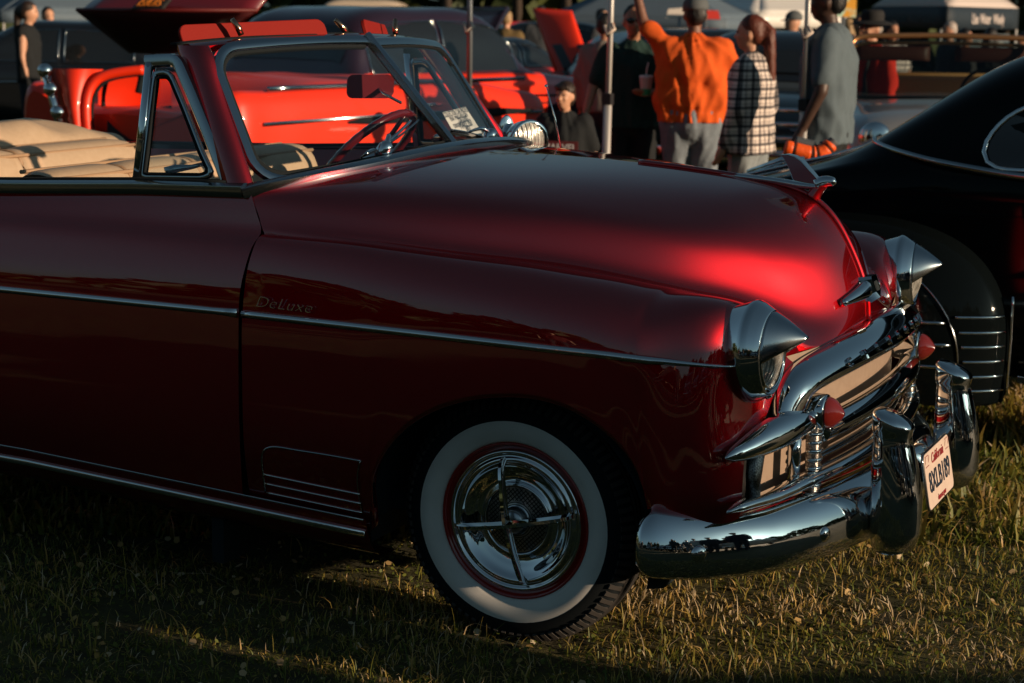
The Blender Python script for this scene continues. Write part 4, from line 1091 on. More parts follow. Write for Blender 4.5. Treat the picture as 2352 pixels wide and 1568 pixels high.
        for z, x0 in ((.545, .600), (.487, .617), (.432, .628), (.376, .636), (.318, .640), (.262, .640)):
            P = [(x, fy(x, z) - .003, z) for x in np.linspace(x0, .765, 14)]
            v, f = tube_vf(P, .006, 8); mesh('fender_strip', v, f, CHROME, fo)
        P = [(cx + .02 + .47 * math.cos(a), fy(cx + .02 + .47 * math.cos(a), .36 + .42 * math.sin(a)) - .003, .36 + .42 * math.sin(a)) for a in np.linspace(R_(-10), R_(120), 50)]
        v, f = tube_vf(P, .0035, 6); mesh('skirt_edge', v, f, CHROME_S, fo)
        P = [(.785 - .01 * abs(z - .45), 1.93, z) for z in np.linspace(.24, .62, 12)]
        v, f = tube_vf(P, .006, 6); mesh('stone_guard_edge', v, f, CHROME, fo)
    P = [(x, 1.93, .305) for x in np.linspace(.82, 3.3, 10)]
    v, f = sweep_vf(rrect(.02, .03, .006, 3), P); mesh('running_board_strip', v, f, CHROME, c)
    v, f = sweep_vf(rrect(.012, .010, .003, 3), [(x, 1.94, .37) for x in np.linspace(.82, 3.3, 10)]); mesh('sill_strip', v, f, CHROME_S, c)
    # deck lid spear and handle
    P = [(x, yc - .02, z + .012) for x, z in ((-.9, .80), (-.6, .925), (-.3, 1.006), (-.05, 1.085), (.04, 1.115))]
    P = [np.array(p) for p in P]
    top = [(G[np.argmin(np.abs(G[:, 35, 0] - x)), 35]) + np.array([0, 0, .008]) for x in np.linspace(-.85, .02, 16)]
    v, f = sweep_vf(rrect(.05, .02, .006, 3), top); mesh('deck_spear', v, f, CHROME, c)
    v, f = tube_vf([top[6] + np.array([0, 0, .01]), top[8] + np.array([0, 0, .03]), top[10] + np.array([0, 0, .012])], [.012, .014, .012], 8); mesh('deck_handle', v, f, CHROME, c)
    # rear window and bumper
    for s in (1, -1):
        for x in (.13, 3.5):
            v, f = lathe_vf(spline([(-.07, .20), (-.085, .27), (-.06, .325), (0, .333), (.06, .325), (.085, .27), (.08, .20), (.07, .12), (.08, .001)], 30), 40, (x, yc - s * .70, .333), (0, -s, 0)); recalc(mesh('wheel', v, f, BLACK_RUB, c))
    P = [(-.75, yc - .80, .42), (-1.02, yc - .62, .42), (-1.12, yc - .25, .42), (-1.13, yc, .42)]; q = spline(P, 24); q = np.concatenate([q, (q * [1, -1, 1] + [0, 2 * yc, 0])[::-1][1:]])
    v, f = sweep_vf(rrect(.03, .12, .012, 4), q); mesh('rear_bumper', v, f, CHROME, c)
    return c
black_coupe()

# ================================================================== generic period cars for the background
def lacquer(name, col, rough=.3, metal=0.0): return mat(name, col, rough=rough, metal=metal, coat=.9, coat_rough=.03)
BLUR_CHROME = CHROME
def bg_car(name, label, loc, heading, paint, roof=None, lower=None, front=None, L=4.9, W=1.85, belt=1.0, roofz=1.55, cabin=(-.30, .17), bumper=True, open_top=False, rear_glass=True,
           hood_z=.97, deck_z=.95, group=None, wheel_mat=None, fin=False):
    """a car facing local +X, its base at loc.  cabin = rear and front end of the greenhouse (fractions of L)"""
    roof = roof or paint; front = front or paint
    c = empty(name, (loc[0], loc[1], 0), heading); tag(c, label, 'car', group)
    h = W / 2
    st = [(-.5, .55, .62, .62), (-.485, .80, .74, .76), (-.45, .92, deck_z - .07, deck_z), (-.36, .98, belt - .05, deck_z + .03), (cabin[0], 1.0, belt, belt), (0, 1.0, belt, belt), (cabin[1], .99, belt, belt), (cabin[1] + .06, .98, belt - .02, hood_z + .03),
          (.34, .97, belt - .08, hood_z + .01), (.43, .94, belt - .12, hood_z - .04), (.475, .84, belt - .20, hood_z - .14), (.498, .62, .62, .64)]
    if fin: st[:4] = [(-.5, .90, belt - .05, deck_z - .03), (-.49, .96, belt - .01, deck_z), (-.44, .985, belt, deck_z + .01), (-.36, .995, belt, deck_z + .03)]
    def ring(fx, w, zs, zt):
        x = fx * L; w = w * h
        r = [(x, -w * .90, .27), (x, -w * .985, .42), (x, -w, .62 if zs > .66 else zs - .1), (x, -w * .985, zs - .07), (x, -w * .93, zs - .005), (x, -w * .75, zs + .55 * (zt - zs) + .008), (x, -w * .4, zt), (x, 0, zt + .01)]
        return r + [(a, -b, z) for a, b, z in r[::-1][1:]]
    G = loft([ring(*s) for s in st], 80, 46)
    if front is paint:
        v, f = grid_vf(G); recalc(mesh('body', v, f, paint, c))
    else:
        k = int(np.argmin(np.abs(G[:, 3, 0] - .20 * L)))
        v, f = grid_vf(G[:k + 1]); recalc(mesh('body', v, f, paint, c)); v, f = grid_vf(G[k:]); recalc(mesh('front_clip', v, f, front, c))
    x0, x1 = cabin[0] * L, cabin[1] * L
    if fin: recalc(mesh('rear_panel', list(G[0]) + [G[0].mean(0)], [(i, (i + 1) % 46, 46) for i in range(46)], paint, c))
    if not open_top:
        rs = [(x0 - .02, .80, belt - .01, belt + .0), (x0 + .16, .78, belt, roofz - .18), (x0 + .42, .77, belt, roofz - .03), ((x0 + x1) / 2 - .1, .77, belt, roofz), (x1 - .62, .77, belt, roofz - .02), (x1 - .32, .78, belt, roofz - .16), (x1 + .05, .84, belt - .01, belt + .01)]
        Sr = []
        for x, w, zb, zt in rs:
            w *= h; k = zt - zb
            r = [(x, -w * 1.16, zb), (x, -w * 1.10, zb + .30 * k), (x, -w * 1.0, zb + .72 * k), (x, -w * .86, zb + .93 * k), (x, -w * .45, zt - .004), (x, 0, zt)]
            Sr.append(r + [(a, -b, z) for a, b, z in r[::-1][1:]])
        Gr = loft(Sr, 50, 33)
        v, f = grid_vf(Gr); recalc(mesh('roof', v, f, roof, c))
        dg = mat('dark_window', (.01, .012, .014), rough=.03, spec=.9)
        def sidepane(u0, u1, s, nm='side_window'):
            Gp = []
            hh = Gr[:, :14].reshape(-1, 3)
            for x in np.linspace(u0, u1, 8):
                zt = np.interp(x, [p[0] for p in rs], [p[3] for p in rs]); zb = belt + .03; zz = max(zb + .02, belt + (zt - belt) * .80)
                Gp.append([(x, hh[np.argmin((hh[:, 0] - x) ** 2 + (hh[:, 2] - z) ** 2), 1] - .012, z) for z in np.linspace(zb, zz, 6)])
            o = panel(nm, sgn(np.array(Gp), s), dg, c, flip=(s > 0), thick=0.0)
            b = np.array(Gp); path = np.concatenate([b[:, 0], b[-1, 1:], b[::-1, -1][1:], b[0, ::-1][1:-1]])
            v, f = sweep_vf(rrect(.012, .02, .004, 2), sgn(path, s), up=(0, -s, 0), closed_path=True); mesh('window_trim', v, f, CHROME_S, o)
        for s in (1, -1):
            xm = (x0 + x1) / 2 - .05
            sidepane(x0 + .20, xm - .04, s); sidepane(xm + .03, x1 - .22, s)
        for xs in ((x1 - .34, x1 + .02), (x0 + .17, x0 + .01)):
            Gp = []
            for t in np.linspace(.10, .93, 6):
                x = xs[0] + (xs[1] - xs[0]) * (1 - t); i = np.argmin(np.abs(Gr[:, 16, 0] - x)); row = Gr[i]
                Gp.append(row[6:27] + np.array([.014 if xs[1] > xs[0] else -.014, 0, .008]))
            panel('windscreen', np.array(Gp), dg, c, thick=0.0)
    for s in (1, -1):
        for x in (-.31 * L, .315 * L):
            w = empty('wheel', (x, -s * (h - .12), .33), parent=c)
            v, f = lathe_vf(spline([(-.09, .2), (-.095, .27), (-.06, .325), (0, .333), (.06, .325), (.09, .27), (.092, .22), (.085, .19)], 22), 32, (0, 0, 0), (0, -s, 0)); recalc(mesh('tyre', v, f, wheel_mat or BLACK_RUB, w))
            v, f = lathe_vf([(.084, .195), (.07, .18), (.09, .10), (.10, .001)], 24, (0, 0, 0), (0, -s, 0)); recalc(mesh('hubcap', v, f, CHROME, w))
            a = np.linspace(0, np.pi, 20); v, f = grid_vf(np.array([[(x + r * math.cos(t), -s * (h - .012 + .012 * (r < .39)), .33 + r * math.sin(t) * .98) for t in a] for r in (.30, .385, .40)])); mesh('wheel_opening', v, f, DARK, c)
    if bumper:
        for e, zb in ((.5, .46), (-.5, .48)):
            sx = 1 if e > 0 else -1; P = [(e * L - sx * .22, -h * .98, zb), (e * L + sx * .03, -h * .88, zb), (e * L + sx * .09, -h * .4, zb), (e * L + sx * .10, 0, zb)]; q = spline(P, 16); q = np.concatenate([q, mir(q)[::-1][1:]])
            v, f = sweep_vf(rrect(.05, .13, .02, 4), q); recalc(mesh('bumper', v, f, CHROME, c))
        for s in (1, -1):
            v, f = lathe_vf([(-.05, .11), (.0, .115), (.02, .10), (.03, .05), (.035, .001)], 24, (.472 * L, -s * h * .70, hood_z - .20), (1, 0, 0)); recalc(mesh('headlight', v, f, CHROME, c))
            v, f = lathe_vf([(-.05, .06), (.02, .055), (.04, .001)], 16, (-.478 * L, -s * h * .78, deck_z - .18), (-1, 0, 0)); recalc(mesh('tail_light', v, f, mat('red_lens', (.35, .01, .01), rough=.1, coat=1), c))
        v, f = sweep_vf(rrect(.04, .05, .015, 3), [(.492 * L, y, .60) for y in np.linspace(-h * .62, h * .62, 8)]); mesh('grille_bar', v, f, CHROME, c)
        v, f = sweep_vf(rrect(.04, .04, .015, 3), [(.490 * L, y, .68) for y in np.linspace(-h * .60, h * .60, 8)]); mesh('grille_bar', v, f, CHROME, c)
        for s in (1, -1):
            v, f = sweep_vf(rrect(.012, .025, .004, 2), [(x, -s * (h + .004), z) for x, z in ((-.44 * L, belt - .20), (0, belt - .19), (.40 * L, belt - .24))]); mesh('side_trim', v, f, CHROME_S, c)
    return c
def lid(name, parent, pts, thick, m_out, m_in=None, ribs=True):
    """a raised hood or boot lid: quad in local coordinates (4 corners), with inner ribs"""
    p = [np.asarray(a, float) for a in pts]; G = []
    nn = unit(np.cross(p[1] - p[0], p[3] - p[0]))
    for u in np.linspace(0, 1, 12):
        row = []
        for w in np.linspace(0, 1, 12):
            q = p[0] * (1 - u) * (1 - w) + p[1] * u * (1 - w) + p[2] * u * w + p[3] * (1 - u) * w
            row.append(q + nn * thick * 1.6 * math.sin(math.pi * u) ** .5 * math.sin(math.pi * w) ** .5)
        G.append(row)
    o = panel(name, np.array(G), m_out, parent, thick=0.0); mod(o, 'SOLIDIFY', thickness=.02, offset=-1)
    if ribs:
        for a, b in ((0, 2), (1, 3)):
            v, f = sweep_vf(rrect(.07, .03, .01, 2), [p[a] * .92 + p[b] * .08 - nn * .02, (p[a] + p[b]) / 2 - nn * .02, p[b] * .92 + p[a] * .08 - nn * .02], up=nn); mesh('stiffener', v, f, m_in or m_out, o)
        v, f = sweep_vf(rrect(.06, .03, .01, 2), [p[0] - nn * .015, p[1] - nn * .015, p[2] - nn * .015, p[3] - nn * .015], up=nn, closed_path=True); mesh('lid_rim', v, f, m_in or m_out, o)
    return o
def wl(c, pts):                         # world points into a car's own frame
    a = -c.rotation_euler.z; ca, sa = math.cos(a), math.sin(a); o = np.array(c.location)
    return [np.array([(p[0] - o[0]) * ca - (p[1] - o[1]) * sa, (p[0] - o[0]) * sa + (p[1] - o[1]) * ca, p[2] - o[2]]) for p in pts]
ORANGE = mat('orange_red_lacquer', (.80, .030, .004), rough=.45, coat=.25, coat_rough=.05)
PURPLE = lacquer('dark_plum_lacquer', (.030, .014, .028), rough=.3, metal=.4)
MAROON = lacquer('maroon_lacquer', (.14, .010, .016), rough=.35)
REDP = lacquer('bright_red_lacquer', (.55, .02, .012), rough=.35)
BLACKG = lacquer('gloss_black_lacquer', (.006, .007, .009))
SILVER = lacquer('silver_grey_lacquer', (.30, .31, .32), rough=.35, metal=.3)
TEAL = lacquer('dark_teal_lacquer', (.008, .05, .042))
GREYC = lacquer('slate_grey_lacquer', (.07, .085, .09))
WHITEC = lacquer('white_lacquer', (.7, .68, .64))
def loc_of(px, d, fwd=0.0): return ground_at(px, d)
H1 = R_(72)
# 1: two-tone sedan seen through the windscreen
def two_tone():
    p = ground_at(943, 17.0)
    c = bg_car('two_tone_sedan', 'plum roofed sedan with orange red doors, seen through the convertible windshield', p, R_(80), ORANGE, roof=PURPLE, front=PURPLE, belt=1.08, roofz=1.68, cabin=(-.36, .16), L=4.9, W=1.86, hood_z=1.02, deck_z=1.0, fin=True)
    L, h = 4.9, .93
    for s in (1,):
        v, f = sweep_vf([(-.006, -.03), (.012, -.028), (.014, 0), (.012, .028), (-.006, .03)], [(x, -s * (h + .006), z) for x, z in ((-2.05, .80), (-1.2, .80), (.2, .80), (.95, .795))], scale=[[1, .3], [1, 1], [1, 1], [1, .2]]); mesh('black_side_spear', v, f, BLACK_RUB, c)
        v, f = sweep_vf(rrect(.012, .012, .003, 2), [(-.55, -s * (h * .95), 1.06), (-.555, -s * (h + .002), .85), (-.56, -s * (h + .002), .6), (-.56, -s * (h * .97), .36)]); mesh('door_gap', v, f, DARK, c)
        v, f = sweep_vf(rrect(.05, .02, .008, 2), [(-2.40, -s * h * .88, 1.00), (-2.44, -s * h * .86, .80), (-2.46, -s * h * .84, .60)], up=(0, -1, 0)); mesh('tail_fin_chrome', v, f, CHROME, c)
    # its wide hood, hinged up: the maroon underside with stiffeners faces us
    q = [at(1052, 128, 18.0), at(1092, 138, 17.2), at(1165, 22, 17.6), at(905, 26, 19.2)]
    lid('raised_hood', c, wl(c, q), .10, MAROON, PURPLE)
    q = [at(1062, 118, 17.45), at(1084, 120, 17.25), at(1094, 84, 17.25), at(1068, 82, 17.5)]
    lid('flag_plate', c, wl(c, q), .002, mat('flag_blue_grey', (.06, .07, .10), rough=.5), ribs=False)
    return c
two_tone()
# 2: orange car on the left with its boot open under a raised maroon lid
def boot_open():
    p = ground_at(721, 12.45)
    c = bg_car('orange_convertible', 'orange red open car with black side spear, trunk open under a maroon lid', p, R_(82), ORANGE, belt=1.17, L=3.65, W=1.9, deck_z=1.02, hood_z=1.08, open_top=True, fin=True)
    L, h = 4.2, .95
    # tail quarter, boot channel and inner boot as seen under the lid
    def ws_(pts): return np.array(wl(c, pts))
    Gq = []
    for t in np.linspace(0, 1, 14):
        y = 157 + 190 * t; xl = 112 + 48 * t; xr = 238 - 34 * min(1, t * 2.2) ** .6; Gq.append(ws_([at(xl + (xr - xl) * k, y + 2 * k, 11.05 - .10 * math.sin(math.pi * min(1, k * 1.05)) - .04 * k) for k in np.linspace(0, 1, 12)]))
    panel('tail_quarter', np.array(Gq), ORANGE, c, thick=.0)
    arc = spline([(206, 330), (198, 260), (203, 215), (222, 184), (262, 168), (330, 160)], 40)
    v, f = tube_vf(ws_([at(x, y, 10.96) for x, y in arc]), .030, 10); mesh('boot_channel', v, f, ORANGE, c)
    v, f = tube_vf(ws_([at(x + 13, y + 9, 10.97) for x, y in arc]), .011, 8); mesh('boot_seal', v, f, BLACK_RUB, c)
    Gi = [ws_([at(226 + 168 * k, 186 - 14 * math.sin(k * 1.8) + t * (118 - 40 * k), 11.35 + .10 * math.sin(3 * k) * t) for k in np.linspace(0, 1, 12)]) for t in np.linspace(0, 1, 10)]
    panel('inner_boot', np.array(Gi), ORANGE, c, thick=.0)
    v, f = tube_vf(ws_([at(x, y, 11.15) for x, y in spline([(247, 178), (240, 205), (238, 250), (250, 300)], 14)]), .014, 6); mesh('boot_strap', v, f, BLACK_RUB, c)
    lid('boot_floor', c, wl(c, [at(246, 262, 11.05), at(395, 246, 11.1), at(395, 330, 10.9), at(246, 330, 10.9)]), .01, DARK, ribs=False)
    v, f = tube_vf(ws_([at(322, 150, 11.0), at(330, 180, 11.0), at(322, 214, 11.0)]), .035, 8); mesh('lid_spring', v, f, DARK, c)
    v, f = sweep_vf(rrect(.06, .05, .015, 3), ws_([at(104, 158, 11.0), at(124, 230, 10.98), at(150, 330, 10.95)]), up=(0, 0, 1)); mesh('tail_bezel', v, f, CHROME, c)
    for x, y in ((103, 162), (117, 205), (133, 258)):
        v, f = lathe_vf([(-.02, .045), (.012, .045), (.03, .028), (.034, .001)], 16, ws_([at(x, y, 10.95)])[0], unit(ws_([CAM])[0] - ws_([at(x, y, 10.95)])[0])); recalc(mesh('tail_lamp', v, f, CHROME, c))
    v, f = sweep_vf([(-.006, -.03), (.012, -.028), (.014, 0), (.012, .028), (-.006, .03)], [(x - .4, -(h + .008), .95) for x in (-.42, -.1, 1.3, 1.72)], scale=[[1, .3], [1, 1], [1, 1], [1, .2]]); mesh('black_side_spear', v, f, BLACK_RUB, c)
    v, f = sweep_vf(rrect(.014, .014, .003, 2), [(-.2, -h * .95, 1.155), (-.2, -(h + .004), 1.0), (-.2, -(h + .004), .6), (-.2, -h * .97, .36)]); mesh('door_gap', v, f, DARK, c)
    v, f = tube_vf([(-.04, -h - .03, 1.03), (.02, -h - .045, 1.035), (.16, -h - .03, 1.03)], .012, 8); mesh('door_handle', v, f, CHROME, c)
    v, f = sweep_vf(rrect(.02, .03, .006, 2), [(x, -h * .945, 1.175) for x in np.linspace(-1.5, 1.3, 12)]); mesh('belt_strip', v, f, CHROME_S, c)
    q = [at(300, 122, 14.6), at(452, 118, 14.2), at(585, 28, 12.9), at(181, 28, 13.4)]
    lid('trunk_lid', c, wl(c, q), .05, mat('shaded_maroon', (.045, .006, .008), rough=.6), mat('maroon_rib', (.10, .010, .010), rough=.5))  # underside maroon darkened in the colour to stand in for shade
    q = [at(181, 27, 13.4), at(585, 27, 12.9), at(640, -40, 13.0), at(262, -40, 13.5)]
    lid('trunk_lid_rear', c, wl(c, q), .03, MAROON, ribs=False)
    q = [at(300, 20, 13.1), at(374, 20, 13.0), at(392, -2, 13.0), at(322, -2, 13.1)]
    pl = lid('rear_plate', c, wl(c, q), .004, mat('plate_black', (.02, .02, .02), rough=.5), ribs=False)
    a_, b_, c_, d_ = [np.array(k) for k in wl(c, q)]
    text_mesh('plate_number', 'ISIUIS', .10, mat('plate_orange', (.75, .22, .02), rough=.5), c, (a_ + b_ + c_ + d_) / 4 + unit(np.cross(b_ - a_, d_ - a_)) * .016, b_ - a_, d_ - a_, .003, sx=.85)
    return c
boot_open()
# 3: maroon raised hood and red car with black hood behind
def red_cars():
    p = ground_at(1135, 21.8)
    c = bg_car('red_coupe', 'red coupe with black top behind the plum fender, its orange red hood raised', p, R_(78), REDP, roof=BLACKG, belt=1.0, roofz=1.36, cabin=(-.28, .10), L=4.8, hood_z=.98)
    q = [at(1290, 212, 20.3), at(1374, 200, 20.0), at(1314, 24, 20.6), at(1222, 18, 20.9)]
    lid('raised_hood', c, wl(c, q), .03, mat('hot_orange_red', (.85, .035, .008), rough=.5, coat=.15), ribs=False)
    for x0 in (1262, 1318):
        q = [at(x0 + 32, 158, 20.12 - .3), at(x0 + 54, 154, 20.08 - .3), at(x0 + 28, 100, 20.30 - .3), at(x0 + 5, 102, 20.35 - .3)]
        lid('hood_vent', c, wl(c, q), .004, mat('grey_mesh', (.05, .055, .06), rough=.6), ribs=False)
red_cars()
c = bg_car('black_sedan', 'black hardtop sedan at far left behind the orange car', ground_at(190, 21.0), R_(200), BLACKG, belt=1.0, roofz=1.48, L=5.0, cabin=(-.22, .22))
c = bg_car('teal_sedan', 'dark teal sedan between the man in black and the man in orange', ground_at(1640, 19.5), R_(40), TEAL, roof=BLACKG, belt=1.02, roofz=1.50, L=4.9)
c = bg_car('slate_sedan', 'slate grey car with stacked chrome grille bars behind the canopy pole', ground_at(1800, 17.5), R_(-78), GREYC, roof=BLACKG, belt=1.04, roofz=1.5, L=4.7)
for k, z in enumerate((.50, .62, .74, .86)):
    v, f = sweep_vf(rrect(.05, .045, .015, 3), [(2.40, y, z) for y in np.linspace(-.75, .75, 10)]); mesh('front_bar', v, f, CHROME, c)
c = bg_car('far_white_car', 'small white car far behind beneath the trees', ground_at(1130, 36), R_(30), WHITEC, belt=.95, roofz=1.45, L=4.5)
c = bg_car('far_crimson_car', 'small red car far behind next to the white one', ground_at(1215, 40), R_(40), REDP, belt=.95, roofz=1.45, L=4.5)
c = bg_car('far_dark_car', 'dark car far behind the raised orange red hood', ground_at(1330, 30), R_(15), BLACKG, belt=1.0, roofz=1.5, L=4.8)
c = bg_car('far_cream_car', 'cream car far away above the plum roof', ground_at(880, 44), R_(20), mat('cream_lacquer', (.6, .48, .36), rough=.4, coat=.5), belt=1.05, roofz=1.9, L=5.2)

# silver convertible facing us
def silver_convertible():
    d = 14.8; p = ground_at(2150, d)
    c = bg_car('silver_convertible', 'silver grey open car facing us behind the black coupe, copper windshield frame', p + np.array([0, 2.0, 0]) * 0, R_(-72), SILVER, belt=1.0, L=4.6, W=1.85, open_top=True, hood_z=1.0)
    COP = mat('copper_trim', (.50, .24, .10), rough=.3, metal=.8); AMB = mat('amber_vinyl', (.30, .16, .05), rough=.4)
    # local: +x towards us
    fr = [(.55, -.78, .98), (.30, -.74, 1.30), (.20, -.72, 1.46), (.18, -.5, 1.50), (.17, 0, 1.51), (.18, .5, 1.50), (.20, .72, 1.46), (.30, .74, 1.30), (.55, .78, .98)]
    v, f = tube_vf(spline(fr, 60), .022, 8); mesh('windscreen_frame', v, f, COP, c)
    v, f = tube_vf(spline([np.array(a) + np.array([-.03, 0, -.06]) for a in fr[1:-1]], 50), .014, 8); mesh('inner_frame', v, f, COP, c)
    for y in (-.40, .40):
        o = lid('sun_visor', c, [(.16, y - .30, 1.30), (.16, y + .30, 1.30), (.15, y + .30, 1.42), (.15, y - .30, 1.42)], .02, mat('rust_vinyl', (.14, .035, .02), rough=.5), ribs=False)
    st = empty('steering_wheel', (0, 0, 0), parent=c)
    v, f = tube_vf([(.10 + .06 * math.sin(a), .36 + .19 * math.cos(a), 1.05 + .19 * math.sin(a)) for a in np.linspace(0, 2 * np.pi, 40, endpoint=False)], .014, 8, closed=True); mesh('rim', v, f, BLACK_RUB, st)
    lid('dashboard', c, [(.48, -.76, .97), (.48, .76, .97), (.40, .76, 1.02), (.40, -.76, 1.02)], .02, mat('dark_dash', (.02, .018, .016), rough=.4), ribs=False)
    vv = [np.array(a) * [1, .96, 1] + [.0, 0, -.01] for a in (fr[0], fr[2], fr[4], fr[6], fr[8])]; mesh('windscreen_glass', vv, [(0, 1, 2, 3, 4)], DGLASS, c, False)
    lid('seat_back', c, [(-.55, -.70, .70), (-.55, .70, .70), (-.70, .70, 1.16), (-.70, -.70, 1.16)], .08, mat('dark_brown_vinyl', (.06, .028, .010), rough=.4), AMB)
    v, f = tube_vf([(-.62, -.66, 1.0), (-.60, 0, 1.02), (-.62, .66, 1.0)], .03, 8); mesh('seat_roll', v, f, mat('gold_piping', (.55, .33, .10), rough=.4), c)
    # mouth grille with mesh and chrome surround
    q = [(2.235, -.60, .66), (2.25, -.62, .76), (2.25, -.5, .80), (2.26, 0, .81), (2.25, .5, .80), (2.25, .62, .76), (2.235, .60, .66), (2.24, 0, .62)]
    v, f = tube_vf(poly(q + q[:1], 50)[:-1], .028, 8, closed=True); mesh('grille_surround', v, f, CHROME, c)
    lid('grille_mesh', c, [(2.24, -.58, .64), (2.24, .58, .64), (2.24, .58, .79), (2.24, -.58, .79)], .0, mat('grille_black', (.02, .022, .025), rough=.5), ribs=False)
    sp = empty('spot_lamp', (0, 0, 0), parent=c)
    v, f = lathe_vf([(-.10, .02), (-.05, .07), (0, .085), (.02, .08), (.03, .001)], 24, (.62, -.92, 1.16), (1, 0, 0)); recalc(mesh('lamp_shell', v, f, CHROME, sp))
    v, f = tube_vf([(.58, -.92, 1.08), (.56, -.86, .98)], .015, 8); mesh('lamp_stalk', v, f, CHROME, sp)
silver_convertible()

# ================================================================== canopy legs
POLE = mat('painted_steel_leg', (.62, .60, .57), rough=.35, metal=.3)
POLE_D = mat('grey_steel_leg', (.20, .22, .24), rough=.4, metal=.5)
def canopy_leg(px, d, label, m=POLE, px_low=None, tipx=0.0):
    b = ground_at(px if px_low is None else px_low, d); t = at(px, 0, d); dirn = unit(t - b)
    top = b + dirn * 2.25
    c = empty('canopy_leg', tuple(b)); tag(c, label, 'pole', 'legs of pop-up canopies')
    L_ = lambda a: np.asarray(a) - b
    v, f = sweep_vf(rrect(.042, .042, .006, 3), [L_(b), L_(b + dirn * 1.15)], up=(1, 0, 0)); mesh('lower_tube', v, f, m, c)
    v, f = sweep_vf(rrect(.030, .030, .005, 3), [L_(b + dirn * 1.10), L_(top)], up=(1, 0, 0)); mesh('upper_tube', v, f, m, c)
    mb = MB(); mb.box(L_(b) + [0, 0, .008], (.11, .11, .012)); mb.build('foot_plate', m, c, False)
    mb = MB(); mb.box(L_(b + dirn * 1.13), (.055, .055, .07)); mb.build('slider', mat('black_plastic', (.015, .015, .017), rough=.5), c, False)
    v, f = tube_vf([L_(b + dirn * 1.60) + [0, .0, 0], L_(b + dirn * 1.56) + [.04, -.03, 0], L_(b + dirn * 1.52) + [.0, -.045, 0], L_(b + dirn * 1.58) + [-.03, -.02, 0]], .012, 6); mesh('tied_cord', v, f, mat('pale_cord', (.55, .45, .38), rough=.8), c)
    return c
canopy_leg(507, 13.2, 'pale canopy pole rising behind the header of the convertible windshield')
canopy_leg(1079, 11.5, 'grey canopy pole just right of the windshield', POLE_D)
canopy_leg(1404, 11.0, 'thick pale canopy pole in front of the man in black', px_low=1391)
canopy_leg(1856, 10.6, 'pale canopy pole left of the man in the grey shirt', px_low=1846)

# ================================================================== tents and canopies
def word_spots(ph, k0, size, side):           # each word its own piece, spaced along the valance
    ws = ph.split(); wd = [len(w) * size * .53 for w in ws]; tot = sum(wd) + size * .45 * (len(ws) - 1); x = -tot / 2; out = []
    for w, d in zip(ws, wd): out.append((w, k0 + (x + d / 2) / side)); x += d + size * .45
    return out
def canopy(name, label, corners, eave, val, peak, m_top, m_val, texts=()):
    """corners: four ground points (counter-clockwise), eave height, valance depth, peak height"""
    cs = [np.asarray(p, float) for p in corners]; cen = sum(cs) / 4
    c = empty(name, tuple(cen)); tag(c, label, 'canopy')
    e = [p - cen + [0, 0, eave] for p in cs]; pk = np.array([0, 0, peak])
    G = []
    for i in range(4):
        a, b = e[i], e[(i + 1) % 4]; rows = []
        for t in np.linspace(0, 1, 8):
            k = t ** .8; rows.append([a * (1 - t) + pk * t + (b - a) * (1 - t) * u - np.array([0, 0, .06 * math.sin(math.pi * t)]) for u in np.linspace(0, 1, 8)])
        v, f = grid_vf(np.array(rows)); o = mesh('roof_panel', v, f, m_top, c); mod(o, 'SOLIDIFY', thickness=.004)
        v, f = grid_vf(np.array([[a + (b - a) * u + np.array([0, 0, -val * w]) + unit(np.cross(b - a, [0, 0, 1])) * .004 for w in (0, .5, 1)] for u in np.linspace(0, 1, 10)])); o = mesh('valance', v, f, m_val, c); mod(o, 'SOLIDIFY', thickness=.004)
        mb = MB(); mb.tube([e[i] * [.985, .985, 1], e[i] * [.985, .985, 0]], .02, 6); mb.build('leg', POLE, c)
    for i, s, size, k, m in [(i, w, size, k, m) for i, ph, size, k0, m in texts for w, k in word_spots(ph, k0, size, np.linalg.norm(cs[(i + 1) % 4] - cs[i]))]:
        a, b = e[i], e[(i + 1) % 4]; o = (a + b) / 2 + (b - a) * k + [0, 0, -val * .55]; nn = unit(np.cross(b - a, [0, 0, 1]))
        if np.dot(nn, (cen + o) - cen) < 0: nn = -nn
        xd = unit(b - a)
        if np.dot(np.cross(xd, [0, 0, 1]), nn) < 0: xd = -xd
        text_mesh('printed_text', s, size, m, c, o + nn * .012, xd, (0, 0, 1), .002)
    return c
NAVYT = mat('navy_canvas', (.010, .022, .035), rough=.7); PALE_T = mat('pale_canvas', (.52, .45, .42), rough=.8); GREYT = mat('blue_grey_canvas', (.10, .14, .18), rough=.7)
LET_D = mat('slate_print', (.06, .085, .10), rough=.7); LET_W = mat('white_print', (.75, .66, .62), rough=.7)
A = at(2003, 22, 27); A[2] = 0; B = at(2176, 30, 23.5); B[2] = 0; Cc = at(2338, 40, 26.5); Cc[2] = 0; D = A + Cc - B
zr = zof(14, 23.5, 2176); zv = zr - zof(44, 23.5, 2176)
canopy('information_canopy', 'navy and pale information canopy with white lettering at top right', [A, B, Cc, D], zr, max(.3, zv), zr + .95, PALE_T, NAVYT, ((0, 'Western Municipal Water District', .17, 0, LET_D), (1, 'Use Water Wisely', .20, .05, LET_W)))
